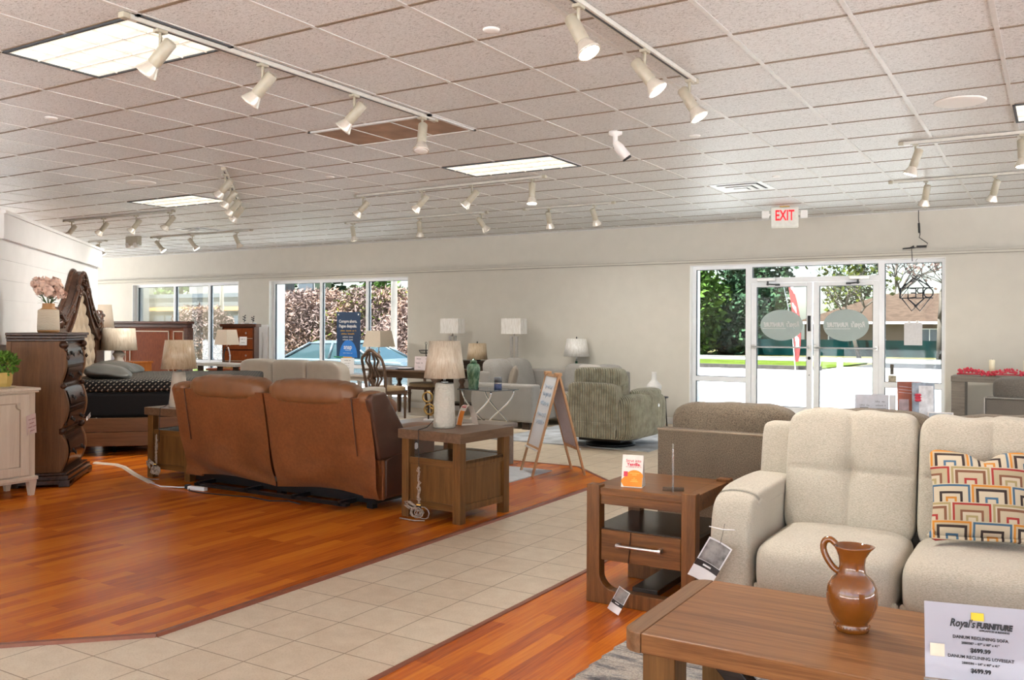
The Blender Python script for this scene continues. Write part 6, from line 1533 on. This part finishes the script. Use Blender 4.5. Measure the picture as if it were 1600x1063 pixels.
for sx in (-1,1):
    for sy in (-1,1):
        mb = MB(); mb.lathe(lp,20,0,T(sx*.65,sy*.345,0)); mb.box(sx*.65-.048,sx*.65+.048,sy*.345-.048,sy*.345+.048,.615,.735); link('leg', mb, M_DINZ, dt)
M_SEAT = fabric('tan_seat_leather', (.42,.31,.19), (.36,.26,.155), 60, .6, .15)
def dining_chair(lab, loc, rz):
    t = thing('dining_chair', lab, 'chair', loc, rz, None)
    mb = MB(); mb.soft((0,.02,.475),(.50,.46,.085),5,14,0,None,lambda P,q:(P[0]*(1+.08*q[1]),P[1],P[2])); link('seat', mb, M_SEAT, t)
    mb = MB(); mb.hexa([(-.235,-.20,.395),(.235,-.20,.395),(.265,.235,.395),(-.265,.235,.395)],[(-.235,-.20,.445),(.235,-.20,.445),(.265,.235,.445),(-.265,.235,.445)]); link('seat_frame', mb, M_DINZ, t, bev=.008)
    for sx in (-1,1):
        mb = MB(); mb.lathe([(.0001,0),(.018,0),(.026,.30),(.034,.34),(.022,.36),(.030,.39),(.030,.40)],14,0,T(sx*.235,.205,0)); link('leg', mb, M_DINZ, t)
        mb = MB(); P = [(sx*.20,-.27,0),(sx*.205,-.215,.25),(sx*.215,-.20,.45),(sx*.235,-.215,.62),(sx*.245,-.25,.82),(sx*.235,-.285,.93),(sx*.20,-.30,.985)]; mb.tube(P,[.022,.024,.026,.024,.022,.022,.02],8); link('leg', mb, M_DINZ, t)
    mb = MB(); P = [(-.245,-.285,.93),(-.20,-.30,.985),(-.12,-.31,1.03),(-.05,-.315,1.075),(0,-.315,1.085),(.05,-.315,1.075),(.12,-.31,1.03),(.20,-.30,.985),(.245,-.285,.93)]; mb.tube(P,[.016,.026,.028,.030,.032,.030,.028,.026,.016],8); link('crest_rail', mb, M_DINZ, t)
    for k, (a, b_) in enumerate(((-.125,.06),(-.045,.035),(.045,.035),(.125,.06))):
        s1 = 1 if a > 0 else -1
        P = [(a*.35 ,-.205,.45),(a*.45,-.208,.52),(a+s1*.035,-.222,.64),(a*.75,-.24,.74),(a*.62,-.262,.82),(a+s1*.02,-.285,.92),(a*.55,-.305,1.04)]
        link('splat', MB().tube(P,[.017,.016,.017,.017,.017,.018,.018],8), M_DINZ, t)
    mb = MB(); mb.box(-.21,.21,-.215,-.185,.455,.495); link('back_rail', mb, M_DINZ, t, bev=.005)
    return t
dining_chair('carved brown dining chair with tan seat, its back towards the camera', (-9.13,11.12,0), math.radians(-8))
dining_chair('carved dining chair with tan seat at the far long side of the table', (-9.20,12.34,0), math.radians(180))
tr_ = thing('tiered_stand', 'two-tier dark wire serving stand on the dining table', 'serving stand', (-8.78,11.72,.768))
mb = MB(); mb.cyl((0,0,.02),(0,0,.40),.007,8); mb.tube([(.018*math.cos(a*PI/8),0,.42+.022*math.sin(a*PI/8)) for a in range(16)],.004,6,0,True,True); link('stem', mb, M_BLACKMETAL, tr_)
for z, r in ((.05,.155),(.26,.115)):
    mb = MB()
    for zz, rr in ((z,r*.75),(z+.05,r)): mb.tube([(rr*math.cos(a*PI/12),rr*math.sin(a*PI/12),zz) for a in range(24)],.005,6,0,True,True)
    for a in range(12): mb.cyl((r*.75*math.cos(a*PI/6),r*.75*math.sin(a*PI/6),z),(r*math.cos(a*PI/6),r*math.sin(a*PI/6),z+.05),.0035,5)
    mb.lathe([(.0001,z),(r*.75,z),(r*.75,z+.006),(.0001,z+.006)],24); link('tray', mb, M_BLACKMETAL, tr_)
def price_card(lab, loc, rz, w, h, lines, mat=M_PAPER):
    t = thing('price_card', lab, 'price card', loc, rz); tl = Matrix.Rotation(math.radians(-8),4,'X')
    c_ = link('card', MB().box(-w/2,w/2,-.002,.002,0,h,0,tl), mat, t); link('stand', MB().box(-w/2,w/2,-.03,.05,0,.004), M_ACRYL, t)
    mb = MB()
    for n_, x, z, s_ in lines: greek(mb, n_, s_, tl @ T(x*w,-.0026,z*h) @ UPRIGHT)
    link('lettering', mb, M_INK, c_)
price_card('pinkish price card leaning on the front of the dining table', (-8.62,11.42,.768), math.radians(22), .27, .22, ((5,-.25,.82,.026),(6,.25,.82,.018),(8,-.18,.52,.028),(4,-.2,.22,.018),(4,.3,.22,.018)), plain('lilac_paper',(.60,.52,.53),.6))
for x, y, lab in ((-9.05,11.52,'plate setting on the dining table left of the price card'),(-8.98,12.0,'plate setting on the far side of the dining table')):
    t = thing('plate', lab, 'plate', (x,y,.768)); link('charger', MB().lathe([(.0001,0),(.10,0),(.165,.012),(.165,.016),(.10,.006),(.0001,.006)],30), M_DARKW, t); link('dish', MB().lathe([(.0001,.007),(.08,.007),(.125,.022),(.12,.024),(.08,.012),(.0001,.012)],30), M_PAPER, t)
# cream leather sofa, counter with lamp and price card
M_IVORY = plain('greige_leather', (.50,.455,.39), .38, 0, .04, 10)
iv = thing('leather_sofa', 'greige leather three-panel sofa seen from behind, in front of the windows', 'sofa', (-10.12,9.0,0))
n_ = 3; Wd = 1.95
for k in range(n_):
    xa = k*Wd/n_; xb = xa+Wd/n_; mb = MB()
    mb.soft(((xa+xb)/2,.13,.80),(Wd/n_-.004,.24,.38),6,14,0,None,lambda P,q,k=k:(P[0],P[1]-.10*max(0,P[2]-.8),P[2]-(.05*max(0,-q[0])**3*(k==0)+.09*max(0,q[0])**3*(k==2))*max(0,q[2]))); link('back_cushion', mb, M_IVORY, iv)
mb = MB(); mb.box(0,Wd,.02,.22,.08,.66); mb.box(-.02,.20,.1,.95,.08,.60); mb.box(Wd-.2,Wd+.02,.1,.95,.08,.60); mb.box(.2,Wd-.2,.1,.92,.08,.42); link('frame', mb, M_IVORY, iv, bev=.03, segs=3)
for x in (.05,Wd-.12):
    for y in (.05,.85): link('foot', MB().box(x,x+.07,y,y+.07,0,.08), M_BLACK, iv)
cw = thing('end_table', 'pale wood end table under the poster window, right of the greige sofa', 'table', (-10.50,12.30,0))
mb = MB(); mb.box(-.52,.42,-.27,.27,.575,.610); link('table_top', mb, M_PALE, cw, bev=.003)
for sx in (-.38,.32):
    for sy in (-.22,.22): link('leg', MB().box(sx-.03,sx+.03,sy-.03,sy+.03,0,.575), M_PALE, cw)
mb = MB(); mb.box(-.38,.32,-.23,-.21,.50,.575); link('apron', mb, M_PALE, cw)
price_card('white printed price sheet standing on the pale end table under the poster', (-10.80,12.09,.610), math.radians(30), .24, .29, ((8,0,.84,.024),(12,0,.66,.015),(7,0,.52,.015),(13,0,.38,.014),(8,0,.18,.018)))
table_lamp('square tapered beige lamp on the pale end table before the poster window', (-10.30,12.36,.610), [(.07,0),(.07,.015),(.03,.03),(.022,.10),(.03,.20),(.018,.40),(.0001,.40)], M_WHITE, .49,.775,.21,.165,M_SHADEB,((.205,.205),(.155,.155)))
# low grey bench left of the greige sofa
bn = thing('console_table', 'pale grey console table left of the greige leather sofa', 'console table', (-10.62,9.25,0))
mb = MB(); mb.box(-.42,.42,-.22,.22,.86,.90); link('table_top', mb, plain('light_grey_laminate_top',(.50,.50,.48),.4), bn, bev=.004)
for sx in (-.38,.38):
    for sy in (-.18,.18): link('leg', MB().box(sx-.03,sx+.03,sy-.03,sy+.03,0,.86), M_DARKW, bn)
# cherry headboard, chest, nightstands with lamp
M_CHERRY = wood('cherry_burl', (.15,.033,.008), (.26,.066,.017), 'z', 9, .5, 3); M_CHERRY.node_tree.nodes['Principled BSDF'].inputs['Specular IOR Level'].default_value = .10; M_CHERRYD = wood('dark_cherry', (.055,.018,.010), (.11,.036,.018), 'x', 8, .25)
M_GILT = plain('pale_gilt_moulding', (.52,.42,.30), .35)
hd = thing('headboard', 'tall cherry wood panelled headboard standing before the far left window', 'headboard', (-14.80,11.0,0))
mb = MB(); mb.box(-1.08,1.08,.0,.06,.30,1.42); link('panel', mb, M_CHERRY, hd)
mb = MB(); mb.box(-1.12,1.12,-.03,.09,1.42,1.49); mb.box(-1.16,1.16,-.06,.10,1.49,1.54); link('crest_rail', mb, M_CHERRYD, hd, bev=.01)
for sx in (-1,1): link('post', MB().box(sx*1.08-.06,sx*1.08+.06,-.03,.09,0,1.42), M_CHERRYD, hd, bev=.01)
for a, c in ((-.99,-.70),(-.58,.58),(.70,.99)):
    mb = MB()
    for q in ((a,a+.018,.45,1.36),(c-.018,c,.45,1.36),(a,c,1.342,1.36),(a,c,.45,.468)): mb.box(q[0],q[1],-.014,.001,q[2],q[3])
    link('panel_moulding', mb, M_GILT, hd)
cd_ = thing('chest_of_drawers', 'small cherry chest of drawers on the pier between the left windows', 'chest of drawers', (-13.86,12.40,0), math.radians(35)); cd_.scale = (.70,1,1)
mb = MB(); mb.box(-.44,.44,-.22,.22,.08,1.44); link('carcass', mb, M_CHERRYD, cd_); link('top', MB().box(-.50,.50,-.27,.24,1.44,1.50), M_CHERRYD, cd_, bev=.015); link('base', MB().box(-.48,.48,-.25,.23,0,.10), M_CHERRYD, cd_, bev=.01)
for i in range(6):
    z = .12+.22*i; d_ = link('drawer', MB().box(-.40,.40,-.240,-.22,z,z+.195), M_CHERRY, cd_, bev=.006)
    [link('knob', MB().cyl((q,-.252,z+.10),(q,-.24,z+.10),.022,10), M_STEEL, d_) for q in (-.22,.22)]
    if i in (2,3,5): link('inlay', MB().box(-.40,.40,-.243,-.238,z-.012,z-.002), M_GILT, d_)
for x, hh_, lab in ((.12,.15,'black and white leaf figurine, left one on the small cherry chest'),(.34,.12,'black and white leaf figurine, right one on the small cherry chest')):
    t = thing('figurine', lab, 'figurine', (-13.90+x*.66,12.40+x*.40,1.50)); link('base', MB().box(-.06,.06,-.04,.04,0,.022), M_PAPER, t)
    mb = MB(); mb.cyl((0,0,.02),(.015,0,hh_),.006,6)
    for k in range(5): z = .05+.02*k*hh_/.12; mb.tube([(.004,0,z),(.035*(-1)**k,0,z+.022)],[.004,.011],6)
    link('leaf', mb, M_BLACK, t)
price_card('small white card hanging on the front of the small cherry chest', (-13.62,12.24,1.08), math.radians(40), .14, .17, ((5,0,.7,.028),(4,0,.3,.028)))
for lab, x, y, h_ in (('cherry nightstand with the square-shaded iron lamp before the small chest',-12.02,10.5,.74),('bright orange-brown nightstand between black bed and cherry headboard',-13.05,9.45,.87)):
    t = thing('nightstand', lab, 'nightstand', (x,y,0)); mm = M_CHERRY if h_ < .8 else wood('orange_varnished_wood',(.36,.11,.025),(.50,.18,.045),'z',8,.2)
    link('top', MB().box(-.30,.30,-.24,.24,h_-.035,h_), mm, t, bev=.006); link('body', MB().box(-.27,.27,-.20,.21,.10,h_-.035), mm, t)
    if h_ > .8: t.scale = (.62,.8,1)
    for i in range(2): d_ = link('drawer', MB().box(-.25,.25,-.215,-.20,.13+(h_-.18)/2*i,.12+(h_-.18)/2*(i+1)), mm, t, bev=.004); link('handle', MB().cyl((0,-.23,.13+(h_-.18)/2*(i+.5)),(0,-.215,.13+(h_-.18)/2*(i+.5)),.015,10), M_STEEL, d_)
    for sx in (-.24,.24):
        for sy in (-.17,.17): link('leg', MB().box(sx-.025,sx+.025,sy-.025,sy+.025,0,.10), mm, t)
t = thing('table_lamp', 'curved iron table lamp with square white shade before the small cherry chest', 'lamp', (-12.02,10.45,.74))
link('lamp_base', MB().box(-.09,.09,-.06,.06,0,.02), M_BRASS, t, bev=.004)
for sx in (-1,1): link('scroll_arm', MB().tube([(sx*(.03+.045*math.sin(i/10*PI*1.0)),0,.02+.34*i/10) for i in range(11)],.010,8), M_STEEL if sx > 0 else M_BLACKMETAL, t)
shade(t, .40, .655, .185, .13, M_SHADEB, ((.15,.14),(.115,.105)))
# ---- things on the glass and hanging at the entrance
po = thing('poster', 'navy blue Spanish payment poster fixed inside the second window', 'poster', (-11.56,12.975,.85), 0)
M_NAVY = plain('navy_poster', (.020,.055,.13), .35, 0, .05)
sheet = link('sheet', MB().box(-.295,.295,-.003,.003,0,.885), M_NAVY, po)
mb = MB(); mb.prism([(.225*math.cos(math.radians(a)),.335*math.sin(math.radians(a))**1.0+.02) for a in range(0,181,10)],'y',-.0048,-.003); dm = link('blue_dome', mb, plain('bright_blue_print',(.03,.22,.72),.4), sheet)
mb = MB(); L = lambda x, z: T(x,-.0062,z) @ UPRIGHT
for tx, z, s_ in (('Compre ahora.',.705,.080),('Pague despu\u00e9s.',.615,.080),('snap',.215,.125)): text_into(mb, tx, s_, L(-.01,z), bold=.0022, squash=.92)
for n_, z, s_ in ((11,.405,.040),(11,.355,.040),(9,.155,.024),(20,.10,.020)): greek(mb, n_, s_, L(-.01,z))
for x in (-.25,.25): mb.cyl((x,-.004,.835),(x,-.006,.835),.016,14)
link('lettering', mb, M_PAPER, sheet)
mb = MB(); greek(mb,17,.040,L(0,.525)); greek(mb,15,.040,L(0,.465)); mb.box(-.13,.10,-.0062,-.005,.012,.030); link('yellow_lettering', mb, plain('amber_print',(.85,.45,.05),.5), sheet)
mb = MB(); mb.box(-.36,-.13,-.0062,-.003,.012,.034); link('green_strip', mb, plain('green_print',(.05,.33,.16),.5), sheet)
# neon OPEN sign
ns_ = thing('open_sign', 'black neon OPEN sign with diamond lines hanging in the right sidelight', 'sign', (-1.600,12.78,1.93))
M_NEON = plain('unlit_neon_tube', (.03,.03,.04), .25); FX = lambda x, z: (-x, 0, z)
def poly(mb, pts, r=.0095): mb.tube([FX(*p) for p in pts], r, 6)
mb = MB()
poly(mb, [(-.15+.055*math.cos(a*PI/10),.0+.062*math.sin(a*PI/10)) for a in range(21)])                                   # O
poly(mb, [(-.085,-.062),(-.085,.062),(-.03,.062),(-.012,.03),(-.03,-.002),(-.085,-.002)])                                # P
poly(mb, [(.07,.062),(.0,.055),(.0,-.055),(.07,-.062)]); poly(mb, [(.0,.0),(.06,.0)])                                    # E
poly(mb, [(.095,-.062),(.095,.062),(.185,-.062),(.185,.062)])                                                            # N
link('lettering', mb, M_NEON, ns_)
mb = MB(); poly(mb, [(-.205,.066),(.195,.066)],.008); poly(mb, [(-.205,-.066),(.195,-.066)],.008); poly(mb,[(.195,.066),(.195,-.066)],.008)
for o_ in (-.045,.045):
    poly(mb, [(-.17,.070),(o_,.245),(.17+.0,.070)] if o_ > 0 else [(-.17,.070),(o_,.245),(.17,.070)],.008)
poly(mb, [(-.10,.07),(.0,.19),(.10,.07)],.008); poly(mb, [(-.14,.11),(.045,.20)],.007); poly(mb, [(.14,.11),(-.045,.20)],.007)
poly(mb, [(-.17,-.070),(-.05,-.235),(.10,-.07)],.008); poly(mb, [(.17,-.070),(.05,-.235),(-.10,-.07)],.008); poly(mb, [(-.10,-.07),(.02,-.18)],.007); poly(mb, [(.10,-.07),(-.02,-.18)],.007)
link('frame', mb, M_NEON, ns_)
mb = MB(); mb.tube([(-.13,0,.115),(.0,0,.43),(.13,0,.115)],.003,5); mb.tube([(.0,0,.43),(.0,.16,.462)],.003,5); link('hanging_wire', mb, M_BLACK, ns_)
cd2 = thing('sign_cord', 'black cord and power adapter running down from the ceiling to the neon sign', 'cord', (-1.58,12.84,0))
link('cable', MB().tube([(0,0,3.02),(.0,0,2.9),(.012,-.01,2.82),(.02,-.01,2.70),(.01,-.01,2.66),(.06,-.01,2.62),(.11,-.01,2.58),(.10,-.01,2.545),(.0,-.01,2.535),(-.08,-.01,2.52),(-.075,-.02,2.44),(-.07,-.03,2.35)],.0055,6), M_BLACK, cd2)
link('adapter', MB().box(-.02,.10,-.035,.0,2.525,2.555), M_BLACK, cd2, bev=.006); link('splice', MB().tube([(-.19,-.015,2.52),(-.10,-.015,2.525),(-.05,-.015,2.545)],[.008,.010,.016],8).tube([(.005,-.01,2.85),(.012,-.01,2.72)],.014,8), M_BLACK, cd2)
t = thing('notice', 'white paper notice taped to the right sidelight glass', 'notice', (-1.66,13.010,1.24)); link('sheet', MB().box(-.112,.112,-.001,.001,0,.305), plain('backlit_paper',(.66,.66,.68),.7), t); link('tape', MB().box(-.07,-.035,-.003,.0,.29,.33).box(.035,.07,-.003,0,.29,.33), M_PAPER, t)
for lab, x, z, w_, h_, c in (('small dark card-payment sticker strip on the right sidelight',-1.922,.84,.045,.14,(.10,.09,.07)),('small tan square sticker low on the right sidelight glass',-1.918,.745,.10,.085,(.40,.36,.27))):
    solo('sticker', MB().box(-w_/2,w_/2,-.0012,.0012,0,h_), plain('sticker_print',c,.6,0,.5,25), lab, 'sticker', (x,13.012,z))
